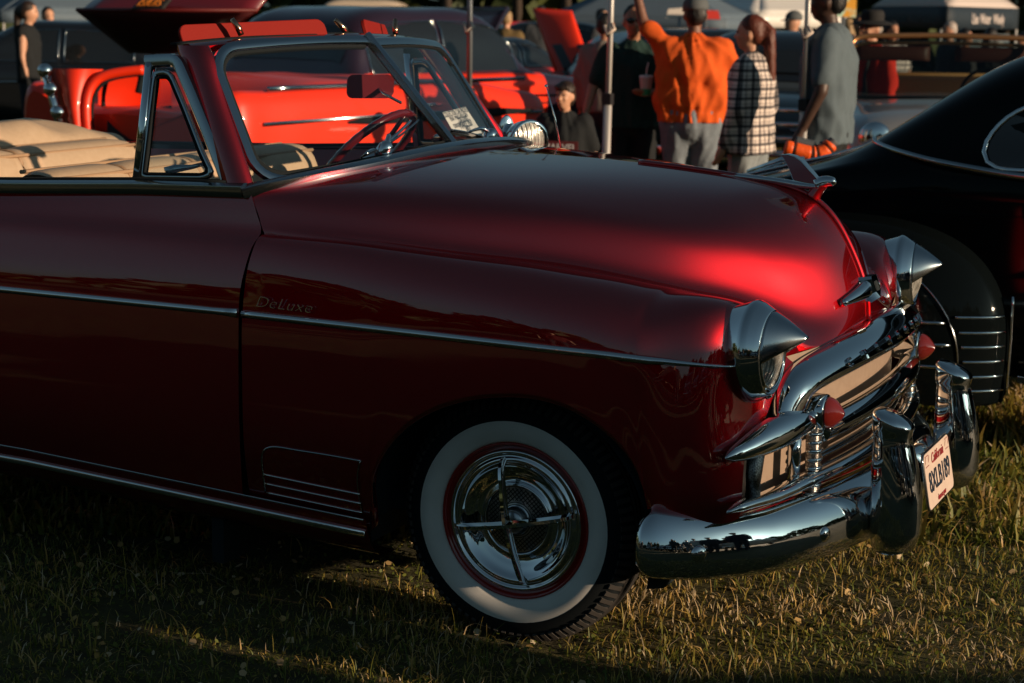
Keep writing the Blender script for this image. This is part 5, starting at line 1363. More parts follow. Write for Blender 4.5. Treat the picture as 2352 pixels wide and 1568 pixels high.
def banner():
    a = at(2185, 80, 25.2); b = at(2318, 92, 27.2); c = empty('info_banner', (a[0], a[1], 0)); tag(c, 'slate information banner with rows of white words under the navy canopy', 'banner')
    z1 = zof(64, 25.2); z0 = .25; o3 = np.array([a[0], a[1], 0])
    v = [np.array([a[0], a[1], z0]) - o3, np.array([b[0], b[1], z0]) - o3, np.array([b[0], b[1], z1]) - o3, np.array([a[0], a[1], z1]) - o3]
    o = mesh('cloth', v, [(0, 1, 2, 3)], mat('slate_cloth', (.06, .085, .10), rough=.8), c, False); mod(o, 'SOLIDIFY', thickness=.01)
    xd = unit([b[0] - a[0], b[1] - a[1], 0]); nn = np.cross(xd, [0, 0, 1]); nn = nn if np.dot(nn, CAM - a) > 0 else -nn
    for r in range(3):
        for k in range(3):
            p = np.array([a[0], a[1], 0]) - o3 + xd * (.22 + .42 * k) * np.linalg.norm(b[:2] - a[:2]) / 1.3 * 1.0 + np.array([0, 0, z1 - .14 - .16 * r]) + nn * .02
            text_mesh('printed_word', 'Rebate', .10, LET_W, c, p, xd, (0, 0, 1), .001)
banner()
def sq(px, d, w, rz=.4):
    c = ground_at(px, d); return [c + np.array([w * math.cos(rz + k * math.pi / 2), w * math.sin(rz + k * math.pi / 2), 0]) for k in range(4)]
canopy('grey_canopy', 'blue grey pop-up canopy behind the man in black', sq(1500, 33, 2.3, .9), zof(40, 33, 1500), .22, zof(40, 33, 1500) + 1.0, GREYT, GREYT)
canopy('white_canopy', 'small white canopy far behind the plaid shirt woman', sq(1735, 40, 1.9, .3), zof(30, 40, 1735), .3, zof(30, 40, 1735) + .9, WHITEC, WHITEC)
canopy('slate_canopy', 'blue grey canopy at top left above the black sedan', sq(150, 33, 2.1, .2), zof(26, 33, 150), .2, zof(26, 33, 150) + .9, GREYT, GREYT)
# striped awning scrap and a green and white banner flag
def panel_sign(name, label, cat, quad, d, m):
    q = [at(a, b, d) for a, b in quad]; c0 = sum(q) / 4; base = np.array([c0[0], c0[1], 0]); c = empty(name, tuple(base)); tag(c, label, cat)
    nn = unit(np.cross(q[1] - q[0], q[3] - q[0])); v = [p - base for p in q] + [p - base + nn * .02 for p in q]
    mesh('sign_face', v, [(0, 1, 2, 3), (7, 6, 5, 4)] + [(i, (i + 1) % 4, (i + 1) % 4 + 4, i + 4) for i in range(4)], m, c, False)
    mb = MB(); mb.tube([c0 - base + [0, 0, -.05], [0, 0, 0]], .02, 6); mb.build('post', POLE_D, c); return c
panel_sign('red_white_banner', 'red and white banner behind the raised arm of the man in orange', 'banner', ((1592, 22), (1650, 24), (1655, 44), (1590, 42)), 26, mat('red_cloth', (.55, .03, .02), rough=.7))
panel_sign('pale_banner', 'pale cloth banner beside the red one behind the raised arm', 'banner', ((1535, 20), (1588, 16), (1590, 42), (1530, 42)), 26.2, mat('pale_cloth', (.6, .55, .5), rough=.8))
fm = mat('mint_graphic', (.45, .70, .55), rough=.6, noise=(6, .12, (.75, .35, .03)))
panel_sign('feather_banner', 'mint green graphic banner above the red vest man', 'banner', ((1912, -30), (1968, -30), (1966, 40), (1908, 36)), 19, fm)

# ================================================================== orange roll on a cart, left of the coupe
def cart():
    d = 9.6; b = ground_at(1855, d); c = empty('padded_cart', tuple(b)); tag(c, 'small cart with an orange padded roll and dark straps beside the grey shirt man', 'cart')
    OR = mat('orange_nylon', (.80, .10, .012), rough=.45, bump=(60, .3)); GB = mat('grey_nylon', (.06, .07, .08), rough=.6)
    pts = [at(x, y, d) - b for x, y in ((1803, 338), (1835, 346), (1868, 352), (1893, 346), (1908, 330))]
    q = spline(pts, 40); L = len(q)
    for a, e in ((0, 6), (7, 20), (21, 24), (25, 34), (35, 39)):
        v, f = tube_vf(q[a:e + 1], [.034] + [.041] * (e - a - 1) + [.034], 14); mesh('roll_segment', v, f, OR, c)
    for k in (6, 20, 24, 34):
        v, f = tube_vf([q[k], q[k + 1]], .038, 12); mesh('strap', v, f, mat('black_webbing', (.01, .01, .011), rough=.8), c)
    for a in ((3, 19), (22, 36)):
        v, f = tube_vf(q[a[0]:a[1]] + np.array([.02, .05, .035]), .03, 10); mesh('grey_pad', v, f, GB, c)
    mb = MB()
    for k in (4, 36):
        p = q[k]; mb.tube([p - [0, 0, .03], [p[0], p[1], .12]], .014, 8); mb.tube([p - [0, -.2, .10], [p[0], p[1] + .30, .12]], .014, 8)
    mb.tube([q[4] - [0, 0, .25], q[36] - [0, 0, .25]], .012, 8); mb.build('frame', POLE, c)
    for k in (4, 36):
        for yy in (0, .30):
            v, f = lathe_vf(spline([(-.02, .03), (-.022, .06), (0, .075), (.022, .06), (.02, .03)], 14), 24, (q[k][0], q[k][1] + yy, .075), (0, 1, 0)); recalc(mesh('wheel', v, f, BLACK_RUB, c))
cart()
# ================================================================== people
def sphere_vf(c, r, n=10, m=8):
    c = np.asarray(c, float); r = np.broadcast_to(np.asarray(r, float), (3,)); v = [c + [0, 0, r[2]]]; f = []
    for i in range(1, m):
        t = math.pi * i / m
        for j in range(n):
            p = 2 * math.pi * j / n; v.append(c + r * [math.sin(t) * math.cos(p), math.sin(t) * math.sin(p), math.cos(t)])
    v.append(c - [0, 0, r[2]])
    for j in range(n): f.append((0, 1 + j, 1 + (j + 1) % n))
    for i in range(m - 2):
        for j in range(n):
            a = 1 + i * n + j; b = 1 + i * n + (j + 1) % n; f.append((a, a + n, b + n, b))
    e = len(v) - 1
    for j in range(n): f.append((e, e - n + (j + 1) % n, e - n + j))
    return v, f
class Flesh:
    """tapered limbs and lumps that are melted into one continuous surface"""
    def __init__(s): s.mb = MB()
    def limb(s, pts, rad, n=10, flat=None):
        P = [np.asarray(p, float) for p in pts]
        for a, b, ra, rb in zip(P[:-1], P[1:], rad[:-1], rad[1:]):
            k = max(2, int(np.linalg.norm(b - a) / (min(ra, rb) * .6)) + 1)
            for t in np.linspace(0, 1, k):
                r = ra + (rb - ra) * t
                s.mb.add(*sphere_vf(a + (b - a) * t, (r, r, r) if flat is None else np.array(flat) * r, n, 7))
        return s
    def lump(s, c, r): s.mb.add(*sphere_vf(c, r, 14, 10)); return s
    def melt(s, name, m, parent, voxel=.02, it=6, fold=0.0, seed=0, foldscale=9, zmin=None):
        o = s.mb.build('_tmp', None, None); COL.objects.unlink(o)
        rm = o.modifiers.new('r', 'REMESH'); rm.mode = 'VOXEL'; rm.voxel_size = voxel
        sm = o.modifiers.new('s', 'SMOOTH'); sm.factor = .6; sm.iterations = it
        me = evaluated_mesh(o)
        old = o.data; bpy.data.objects.remove(o); bpy.data.meshes.remove(old)
        if fold:
            n = len(me.vertices); co = np.zeros(n * 3); no = np.zeros(n * 3); me.vertices.foreach_get('co', co); me.vertices.foreach_get('normal', no)
            co = co.reshape(-1, 3); no = no.reshape(-1, 3); k = foldscale; r = np.random.default_rng(seed).uniform(0, 6, 6)
            x, y, z = co.T
            a = np.arctan2(y, x) * .16; ridge = lambda q: 1 - 2 * np.abs(np.sin(q)) ** .8
            dg = a * 2.2 + z * (.55 + .25 * np.sin(r[0])) + .06 * np.sin(7 * z + r[1]) + .03 * np.sin(14 * y + r[2])
            w = .9 * ridge(k * 1.7 * dg + r[3]) * (.4 + .6 * np.sin(5 * a + 4 * z + r[4]) ** 2) + .7 * ridge(k * 2.6 * (a * 2.4 - z * .35 + .05 * np.sin(9 * z + r[5])) + r[0]) * (.3 + .7 * np.sin(3 * z + r[2]) ** 2) + .35 * np.sin(k * 4 * (a + .6 * z) + r[1])
            co = co + no * (fold * w)[:, None]; me.vertices.foreach_set('co', co.ravel()); me.update()
        if zmin is not None:
            n = len(me.vertices); co = np.zeros(n * 3); me.vertices.foreach_get('co', co); co = co.reshape(-1, 3); lo = co[:, 2] < zmin; co[lo, 2] = zmin; me.vertices.foreach_set('co', co.ravel()); me.update()
        me.name = name
        return link(name, me, m, parent)
SKINS = {'light': (.52, .27, .17), 'tan': (.36, .17, .10), 'brown': (.18, .08, .05), 'dark': (.055, .028, .02)}
def skin(k): return mat('skin_' + k, SKINS[k], rough=.5, sss=.0)
def cloth(name, c, c2=None): return mat('cloth_' + name, c, rough=.9, sheen=.0, noise=((30, .8, c2) if c2 else None), bump=(220, .15))
def hair_m(name, c): return mat('hair_' + name, c, rough=.45, bump=(90, .6))
def person(label, loc, az, h=1.75, tone='light', shirt=None, trousers=None, hair=None, hairstyle='short', arms=None, sleeve='short', build=1.0, voxel=.02, hat=None, glasses=False, hem=.86, face=True, shoes=None,
           group=None, open_coat=False, head_turn=0.0, long_top=False, lean=0.0, extra=None, foldk=1.0):
    """faces local +X.  arms: ((elbow, wrist), (elbow, wrist)) for right (y<0) and left, in metres of a 1.75 m figure"""
    k = h / 1.75; b = build
    c = empty('person', (loc[0], loc[1], loc[2] if len(loc) > 2 else 0), az); tag(c, label, 'person', group)
    S = lambda p: np.asarray(p, float) * k
    arms = arms or (((.00, -.27, 1.14), (.06, -.28, .89)), ((.00, .27, 1.14), (.06, .28, .89)))
    ct, sn = math.cos(head_turn), math.sin(head_turn)
    def H(p):                                 # head-local (x forward) to figure
        return S((p[0] * ct - p[1] * sn + .02, p[0] * sn + p[1] * ct, p[2]))
    F = Flesh(); L = lambda pts, r: F.limb([S(p) for p in pts], [q * k for q in r])
    # trunk
    L([(0, 0, .93), (0, 0, 1.10), (.0, 0, 1.28), (-.01, 0, 1.40)], [.125 * b, .12 * b, .13 * b, .11])
    for s in (1, -1):
        L([(0, s * .07, .93), (.0, s * .08 * b, 1.1), (0, s * .10, 1.33), (-.01, s * .17, 1.415)], [.10 * b, .095 * b, .10 * b, .062])
        L([(0, s * .09, .92), (.01, s * .10, .50), (-.02, s * .10, .10)], [.095 * b, .060, .042])
        L([(-.02, s * .10, .06), (.06, s * .11, .045), (.14, s * .115, .035)], [.045, .042, .032])
        e, w = arms[0 if s < 0 else 1]
        sh = (-.01, s * .19 * (1 + .25 * (b - 1)), 1.405)
        L([sh, e], [.056 * (.6 + .4 * b), .043]); L([e, w], [.042, .028])
        w = np.array(w); d = unit(w - np.array(e)); nrm = unit(np.cross(d, [s * .2, s, .3])); sd = unit(np.cross(nrm, d))
        L([w, w + d * .045], [.030, .034]); L([w + d * .05 - sd * .014, w + d * .085 - sd * .020], [.026, .022]); L([w + d * .05 + sd * .014, w + d * .085 + sd * .020], [.026, .022])
        cur = nrm * (s * .016)
        for q, ln in ((-.030, .062), (-.011, .074), (.009, .070), (.028, .056)):
            r0 = w + d * .088 + sd * q; L([r0, r0 + d * ln * .55 + cur * .4, r0 + d * ln * .95 + cur * 1.6], [.0105, .0098, .0085])
        t0 = w + d * .035 - sd * .028; L([t0, t0 + d * .035 - sd * .022 + cur * .3, t0 + d * .065 - sd * .026 + cur * .8], [.0125, .011, .009])
    L([(-.01, 0, 1.44), (.01, 0, 1.53)], [.056, .052])
    # head
    F.lump(H((.0, 0, 1.655)), S((.096, .078, .105))); F.lump(H((.022, 0, 1.595)), S((.068, .060, .070))); F.lump(H((.050, 0, 1.555)), S((.036, .040, .030)))
    F.limb([H((.092, 0, 1.645)), H((.108, 0, 1.612))], [.010 * k, .0155 * k]); F.lump(H((.088, 0, 1.577)), S((.012, .024, .010)))
    for s in (1, -1):
        F.lump(H((-.005, s * .080, 1.625)), S((.018, .010, .030))); F.lump(H((.072, s * .036, 1.612)), S((.022, .022, .020)))
        F.lump(H((.080, s * .030, 1.668)), S((.014, .024, .010)))
    F.melt('body', skin(tone), c, min(voxel, .0125) * k if voxel < .025 else voxel * k, 4)
    if face:
        for s in (1, -1):
            v, f = sphere_vf(H((.0865, s * .032, 1.648)), S((.008, .013, .007)), 10, 8); mesh('eye', v, f, mat('dark_eye', (.02, .015, .012), rough=.2), c)
        v, f = sphere_vf(H((.096, 0, 1.577)), S((.006, .024, .006)), 10, 8); mesh('mouth', v, f, mat('lip_' + tone, tuple(q * .55 for q in SKINS[tone]), rough=.5), c)
    # clothing
    if shirt is not None:
        F = Flesh(); x = .016
        L = lambda pts, r: F.limb([S(p) for p in pts], [q * k for q in r])
        flare = .02 if long_top else 0
        L([(0, 0, hem), (0, 0, 1.06), (.0, 0, 1.28), (-.01, 0, 1.41)], [.128 * b + x + flare, .132 * b + x, .140 * b + x, .105 + x])
        for s in (1, -1):
            L([(0, s * (.09 + flare), hem), (.0, s * .105 * b, 1.06), (0, s * .11, 1.33), (-.01, s * .17, 1.418)], [.110 * b + x + flare, .105 * b + x, .108 * b + x, .066 + x])
            e, w = arms[0 if s < 0 else 1]; e = np.array(e); w = np.array(w); sh = np.array((-.01, s * .19 * (1 + .25 * (b - 1)), 1.405))
            if sleeve == 'short': L([sh, sh + (e - sh) * .72], [.066 * (.6 + .4 * b) + .010, .062 + .012])
            elif sleeve == 'long': L([sh, e], [.068 * (.6 + .4 * b) + .012, .058 + .010]); L([e, w], [.056 + .010, .040 + .008])
            else: L([sh, sh + (e - sh) * .15], [.066, .060])
        L([(-.01, 0, 1.44), (.0, 0, 1.475)], [.075, .064])
        o = F.melt('shirt', shirt, c, voxel * k, 5, fold=.0060 * k * foldk, seed=int(abs(loc[0] * 100)) % 97, zmin=hem * k)
    if trousers is not None:
        F = Flesh(); L = lambda pts, r: F.limb([S(p) for p in pts], [q * k for q in r])
        L([(0, 0, .90), (0, 0, 1.02)], [.135 * b, .125 * b])
        for s in (1, -1): L([(0, s * .06, .97), (0, s * .095, .90), (.015, s * .105, .50), (-.01, s * .105, .09)], [.115 * b, .112 * b, .083, .070])
        F.melt('trousers', trousers, c, voxel * k, 5, fold=.0055 * k, seed=5, foldscale=10)
        F = Flesh(); L = lambda pts, r: F.limb([S(p) for p in pts], [q * k for q in r])
        for s in (1, -1): L([(-.03, s * .10, .055), (.07, s * .112, .05), (.16, s * .118, .042)], [.054, .052, .040])
        F.melt('shoes', shoes or mat('shoe_black', (.02, .02, .022), rough=.5), c, .02 * k, 3)
    if hair is not None:
        F = Flesh()
        if hairstyle == 'short':
            F.lump(H((-.018, 0, 1.685)), S((.092, .084, .088))); F.lump(H((-.050, 0, 1.640)), S((.058, .078, .080)))
        elif hairstyle == 'fringe':
            F.lump(H((-.012, 0, 1.690)), S((.100, .090, .085))); F.lump(H((-.045, 0, 1.630)), S((.066, .086, .095)))
            F.limb([H((.066, -.05, 1.715)), H((.088, 0, 1.705)), H((.066, .05, 1.715))], [.024 * k] * 3)
        elif hairstyle in ('ponytail', 'long'):
            F.lump(H((-.014, 0, 1.680)), S((.096, .086, .092))); F.lump(H((-.052, 0, 1.640)), S((.062, .080, .088)))
            if hairstyle == 'ponytail': F.limb([H((-.095, 0, 1.70)), H((-.135, 0, 1.65)), H((-.140, .01, 1.52)), H((-.150, .0, 1.38)), H((-.160, -.01, 1.24))], [.034 * k, .042 * k, .046 * k, .038 * k, .014 * k])
            else:
                for s in (1, -1): F.limb([H((-.03, s * .075, 1.66)), H((-.03, s * .085, 1.52)), H((-.03, s * .08, 1.40))], [.036 * k, .036 * k, .022 * k])
                F.limb([H((-.08, 0, 1.64)), H((-.09, 0, 1.42))], [.06 * k, .05 * k])
        F.melt('hair', hair, c, .014 * k if voxel < .025 else .022 * k, 2, fold=.003 * k, foldscale=26)
    if hat:
        kind, hm, bm_ = hat
        if kind == 'cap':
            v, f = sphere_vf(H((-.008, 0, 1.690)), S((.108, .092, .095)), 20, 14); v = [np.array(p) for p in v]; v = [np.array([p[0], p[1], max(p[2], 1.672 * k)]) for p in v]; mesh('cap_crown', v, f, hm, c)
            G = np.array([[H((.070 + .085 * t * math.cos(a * .9), .080 * math.sin(a) * (1 - .1 * t), 1.680 - .022 * t)) for t in np.linspace(0, 1, 6)] for a in np.linspace(-1.35, 1.35, 14)])
            o = panel('cap_brim', G, bm_, c, thick=.006)
        else:
            v, f = lathe_vf(spline([(-.03, .20), (-.018, .17), (-.002, .115), (.0, .103), (.045, .100), (.085, .092), (.098, .070), (.090, .02), (.092, .001)], 28) * k, 32, H((-.004, 0, 1.700)), (0, 0, 1)); o = mesh('brimmed_hat', v, f, hm, c); mod(o, 'SOLIDIFY', thickness=.006)
            v, f = lathe_vf(np.array([(.002, .105), (.022, .104), (.024, .102)]) * k, 32, H((-.004, 0, 1.700)), (0, 0, 1)); mesh('hat_band', v, f, bm_, c)
    if glasses:
        gm = mat('sunglass_black', (.008, .008, .009), rough=.1, coat=1)
        g = empty('sunglasses', (0, 0, 0), parent=c)
        for s in (1, -1):
            v, f = sphere_vf(H((.099, s * .034, 1.648)), S((.008, .030, .022)), 14, 10); mesh('lens', v, f, gm, g)
            v, f = tube_vf([H((.095, s * .06, 1.655)), H((.05, s * .082, 1.655)), H((.0, s * .084, 1.652))], .003, 6); mesh('temple', v, f, gm, g)
        v, f = tube_vf([H((.106, -.012, 1.653)), H((.108, 0, 1.655)), H((.106, .012, 1.653))], .003, 6); mesh('bridge', v, f, gm, g)
    if extra: extra(c, S, H)
    return c
def face_cam(p, turn=0.0):                    # heading so that a figure faces the camera (turn = degrees to its left)
    return math.atan2(CAM[1] - p[1], CAM[0] - p[0]) + R_(turn)
def pl_mat():                                  # checked flannel
    m = bpy.data.materials.new('plaid_flannel'); m.use_nodes = True; nt = m.node_tree; b = nt.nodes['Principled BSDF']; b.inputs['Roughness'].default_value = .9
    tc = nt.nodes.new('ShaderNodeTexCoord'); se = nt.nodes.new('ShaderNodeSeparateXYZ'); nt.links.new(tc.outputs['Object'], se.inputs[0])
    def mt(op, a, b2=None, c2=None):
        n = nt.nodes.new('ShaderNodeMath'); n.operation = op
        for i, q in enumerate((a, b2, c2)):
            if q is None: continue
            if isinstance(q, (int, float)): n.inputs[i].default_value = q
            else: nt.links.new(q, n.inputs[i])
        return n.outputs[0]
    ang = mt('MULTIPLY', mt('ARCTAN2', se.outputs['Y'], se.outputs['X']), .17)
    def bands(v, s, wdt): return mt('LESS_THAN', mt('FRACT', mt('ADD', mt('MULTIPLY', v, s), 10.0)), wdt)
    k = mt('ADD', mt('ADD', bands(se.outputs['Z'], 17, .34), bands(ang, 18, .34)), mt('ADD', mt('MULTIPLY', bands(se.outputs['Z'], 34, .3), .5), mt('MULTIPLY', bands(ang, 36, .3), .5)))
    rp = nt.nodes.new('ShaderNodeValToRGB'); e = rp.color_ramp.elements; e[0].color = (.72, .62, .56, 1); e[1].position = .85; e[1].color = (.02, .02, .024, 1)
    x = rp.color_ramp.elements.new(.42); x.color = (.17, .15, .15, 1)
    nt.links.new(mt('MULTIPLY', k, .42), rp.inputs['Fac']); nt.links.new(rp.outputs['Color'], b.inputs['Base Color']); return m
PLAID = pl_mat()
JEAN = cloth('washed_denim', (.13, .16, .19), (.20, .23, .26)); JEAN_D = cloth('dark_denim', (.02, .025, .032)); BLK = cloth('black_cotton', (.007, .009, .011)); GRN = cloth('deep_green_cotton', (.006, .028, .024))
# man in black with cup, left hand raised, right hand reaching to the child
p = ground_at(1450, 13.0)
def cup(c, S, H):
    pass
man_black = person('man in dark green T-shirt and sunglasses standing behind the pale pole', p, face_cam(p, 4), 1.70, 'tan', GRN, BLK, hair_m('black', (.010, .009, .009)), 'short', arms=(((.02, -.30, 1.14), (.10, -.36, .92)), ((.03, .30, 1.13), (.24, .10, 1.13))), glasses=True, build=1.08, voxel=.018)
# the cup he holds
def paper_cup(owner, at_local, label):
    M = Matrix.Rotation(owner.rotation_euler.z, 4, 'Z'); q = M @ Vector(at_local); b = Vector(owner.location) + q
    c = empty('drink_cup', tuple(b)); tag(c, label, 'cup')
    v, f = lathe_vf([(0, .001), (0, .034), (.02, .036), (.13, .046)], 24, (0, 0, 0), (0, 0, 1)); recalc(mesh('cup_wall', v, f, mat('pale_cup', (.50, .42, .36), rough=.4), c))
    v, f = lathe_vf([(.004, .0365), (.05, .0405)], 24, (0, 0, 0), (0, 0, 1)); recalc(mesh('green_band', v, f, mat('cup_green', (.02, .30, .12), rough=.5), c))
    v, f = lathe_vf([(.128, .050), (.138, .050), (.146, .044), (.150, .001)], 24, (0, 0, 0), (0, 0, 1)); recalc(mesh('lid', v, f, mat('cup_lid', (.6, .6, .58), rough=.2), c))
    v, f = tube_vf([(0, 0, .14), (.006, -.004, .19), (.018, -.01, .235)], .0045, 8); mesh('straw', v, f, mat('straw_white', (.75, .72, .7), rough=.4), c)
paper_cup(man_black, (.285, .075, 1.075), 'green and white paper cup with straw in the hand of the man in dark green')
# child
p = ground_at(1297, 10.9)
def tee_print(c, S, H):
    red = mat('print_maroon', (.10, .012, .015), rough=.7); wht = mat('print_white', (.55, .52, .52), rough=.7)
    o = S((.196, .0, 1.20)); mb = MB(); mb.box(o - np.array([.004, 0, 0]), (.006, .225, .082)); mb.build('print_box', red, c, False)
    text_mesh('print_word', 'MARVEL', .062, wht, c, o, (0, 1, 0), (-.02, 0, 1), .001, sx=.92, bold=.001)
    for i, (col, y) in enumerate((((.05, .10, .04), -.07), ((.06, .06, .12), -.03), ((.10, .02, .02), .01), ((.04, .07, .09), .05), ((.09, .08, .03), .085))):
        mb = MB(); mb.box(S((.192, y, 1.03)), (.006, .030, .16)); mb.build('print_patch', mat('print_%d' % i, col, rough=.8), c, False)
person('child with dark fringe in black printed T-shirt beside the man in dark green', p, face_cam(p, -12), 1.23, 'light', BLK, BLK, hair_m('dark_brown', (.022, .012, .008)), 'fringe', voxel=.018, head_turn=R_(-14), extra=tee_print, arms=(((.0, -.27, 1.13), (.10, -.24, .90)), ((-.02, .26, 1.13), (.05, .27, .90))))
# man in orange from behind, arm raised
p = ground_at(1588, 12.6)
GREYCAP = mat('grey_felt', (.085, .095, .10), rough=.8); PALECAP = mat('pale_mesh', (.45, .40, .36), rough=.8)
person('man from behind in bright orange T-shirt with one arm raised, grey cap', p, face_cam(p, 178), 1.76, 'brown', cloth('orange_cotton', (.72, .105, .008), (.62, .085, .006)), JEAN, hair_m('black', (.01, .009, .009)), 'short',
       arms=(((.02, -.34, 1.16), (.10, -.36, .92)), ((.02, .36, 1.58), (.06, .44, 1.88))), hat=('cap', GREYCAP, PALECAP), build=1.32, voxel=.018, hem=.90, head_turn=R_(12), face=False, foldk=1.9)
# woman in plaid, back towards us, looking left
p = ground_at(1722, 11.6)
person('woman in black and white plaid flannel shirt with long auburn ponytail', p, face_cam(p, -112), 1.64, 'light', PLAID, cloth('pale_denim', (.17, .20, .22), (.24, .27, .29)), hair_m('auburn', (.10, .022, .010)), 'ponytail', sleeve='long', build=1.10, voxel=.018, hem=.82, long_top=True, head_turn=R_(10),
       arms=(((-.03, -.29, 1.13), (.06, -.30, .86)), ((.0, .28, 1.13), (.08, .28, .88))))
# tall man in grey shirt, back three-quarter, head above the frame
p = ground_at(1897, 10.9)
person('tall man in grey T-shirt and black trousers right of the canopy pole', p, face_cam(p, -98), 1.86, 'dark', cloth('grey_cotton', (.075, .105, .125), (.09, .12, .14)), BLK, hair_m('black', (.01, .009, .009)), 'short', arms=(((-.06, -.25, 1.12), (.05, -.20, .90)), ((.0, .27, 1.14), (.10, .26, .92))), hat=('cap', BLK, BLK), build=1.16, voxel=.018, hem=.84)
# man in red with black waistcoat straps and hat
p = ground_at(1994, 15.4)
REDS = cloth('scarlet_cotton', (.70, .028, .010), (.6, .02, .01))
def straps(c, S, H):
    m = mat('black_webbing', (.01, .01, .011), rough=.8)
    for s in (1, -1):
        v, f = sweep_vf(rrect(.06, .012, .003, 2), [S(q) for q in ((.15, s * .10, .95), (.175, s * .11, 1.2), (.12, s * .11, 1.42), (-.02, s * .115, 1.47), (-.15, s * .11, 1.35), (-.165, s * .10, 1.0))], up=(0, 0, 1)); mesh('vest_strap', v, f, m, c)
person('man in scarlet shirt with black vest straps, black brimmed hat and sunglasses', p, face_cam(p, -48), 1.66, 'light', REDS, BLK, hair_m('grey', (.25, .23, .21)), 'short', hat=('brim', mat('black_felt', (.010, .010, .011), rough=.85), mat('hat_ribbon', (.03, .03, .03), rough=.5)), glasses=True, build=1.1, voxel=.024, extra=straps, sleeve='long')
# the further crowd
def far(label, px, d, turn, h, tone, shirt, tr, hair, style='short', **k):
    p = ground_at(px, d); return person(label, p, face_cam(p, turn), h, tone, shirt, tr, hair, style, voxel=.03, **k)
far('woman in black top at far left edge behind the black sedan', 72, 19.5, 75, 1.68, 'light', BLK, JEAN_D, hair_m('dark_brown', (.022, .012, .008)), 'ponytail', sleeve='none')
far('man in maroon printed T-shirt beside the woman at far left', 118, 22, 20, 1.62, 'light', cloth('maroon_cotton', (.10, .014, .016)), JEAN_D, hair_m('black', (.01, .009, .009)))
far('person in olive brown jacket seen from behind near the red coupe', 1160, 24, 165, 1.66, 'light', cloth('olive_canvas', (.13, .085, .03)), JEAN_D, hair_m('fair', (.30, .20, .10)), sleeve='long', face=False)
far('person in charcoal jacket walking left of the raised orange red hood', 1238, 27, 190, 1.74, 'tan', cloth('charcoal_wool', (.03, .035, .042)), JEAN_D, hair_m('black', (.01, .009, .009)), sleeve='long', face=False)
far('person in beige jacket partly hidden behind the man in dark green', 1384, 15.5, 150, 1.64, 'tan', cloth('beige_canvas', (.20, .17, .145)), JEAN_D, hair_m('black', (.01, .009, .009)), sleeve='long', face=False)
far('man in grey hoodie and cap walking behind the ponytail', 1815, 20.5, -70, 1.68, 'light', cloth('heather_hoodie', (.16, .14, .13)), JEAN_D, None, hat=('cap', GREYCAP, GREYCAP), sleeve='long')
far('woman with long fair hair beside the man in grey T-shirt', 1936, 21, 200, 1.62, 'light', cloth('taupe_knit', (.12, .09, .08)), JEAN_D, hair_m('fair', (.30, .20, .10)), 'long', face=False, sleeve='long')
far('man in black shirt between the fair haired woman and the hat', 1962, 20, 10, 1.66, 'tan', BLK, JEAN_D, hair_m('black', (.01, .009, .009)))
far('woman in black and white checked top right of the black hat', 2035, 20, 30, 1.60, 'tan', PLAID, JEAN_D, hair_m('black', (.01, .009, .009)), 'long')
far('person with pale headscarf in front of the navy canopy', 2170, 21.5, -60, 1.60, 'tan', cloth('charcoal_wool', (.03, .035, .042)), JEAN_D, hair_m('silver', (.35, .30, .27)), 'short')
far('dark haired person under the corner of the navy canopy', 2202, 20.5, 60, 1.53, 'tan', BLK, JEAN_D, hair_m('black', (.01, .009, .009)), 'long')
far('dark haired person in front of the slate banner', 2262, 21, 160, 1.54, 'tan', BLK, JEAN_D, hair_m('black', (.01, .009, .009)), 'long', face=False)
far('person in white patterned blouse at the right edge', 2340, 20, -40, 1.50, 'tan', cloth('white_print', (.45, .38, .35), (.08, .07, .07)), JEAN_D, hair_m('black', (.01, .009, .009)), 'long', sleeve='long')
far('person in grey behind the raised orange red hood', 1375, 26, 60, 1.70, 'light', cloth('charcoal_wool', (.03, .035, .042)), JEAN_D, hair_m('black', (.01, .009, .009)))
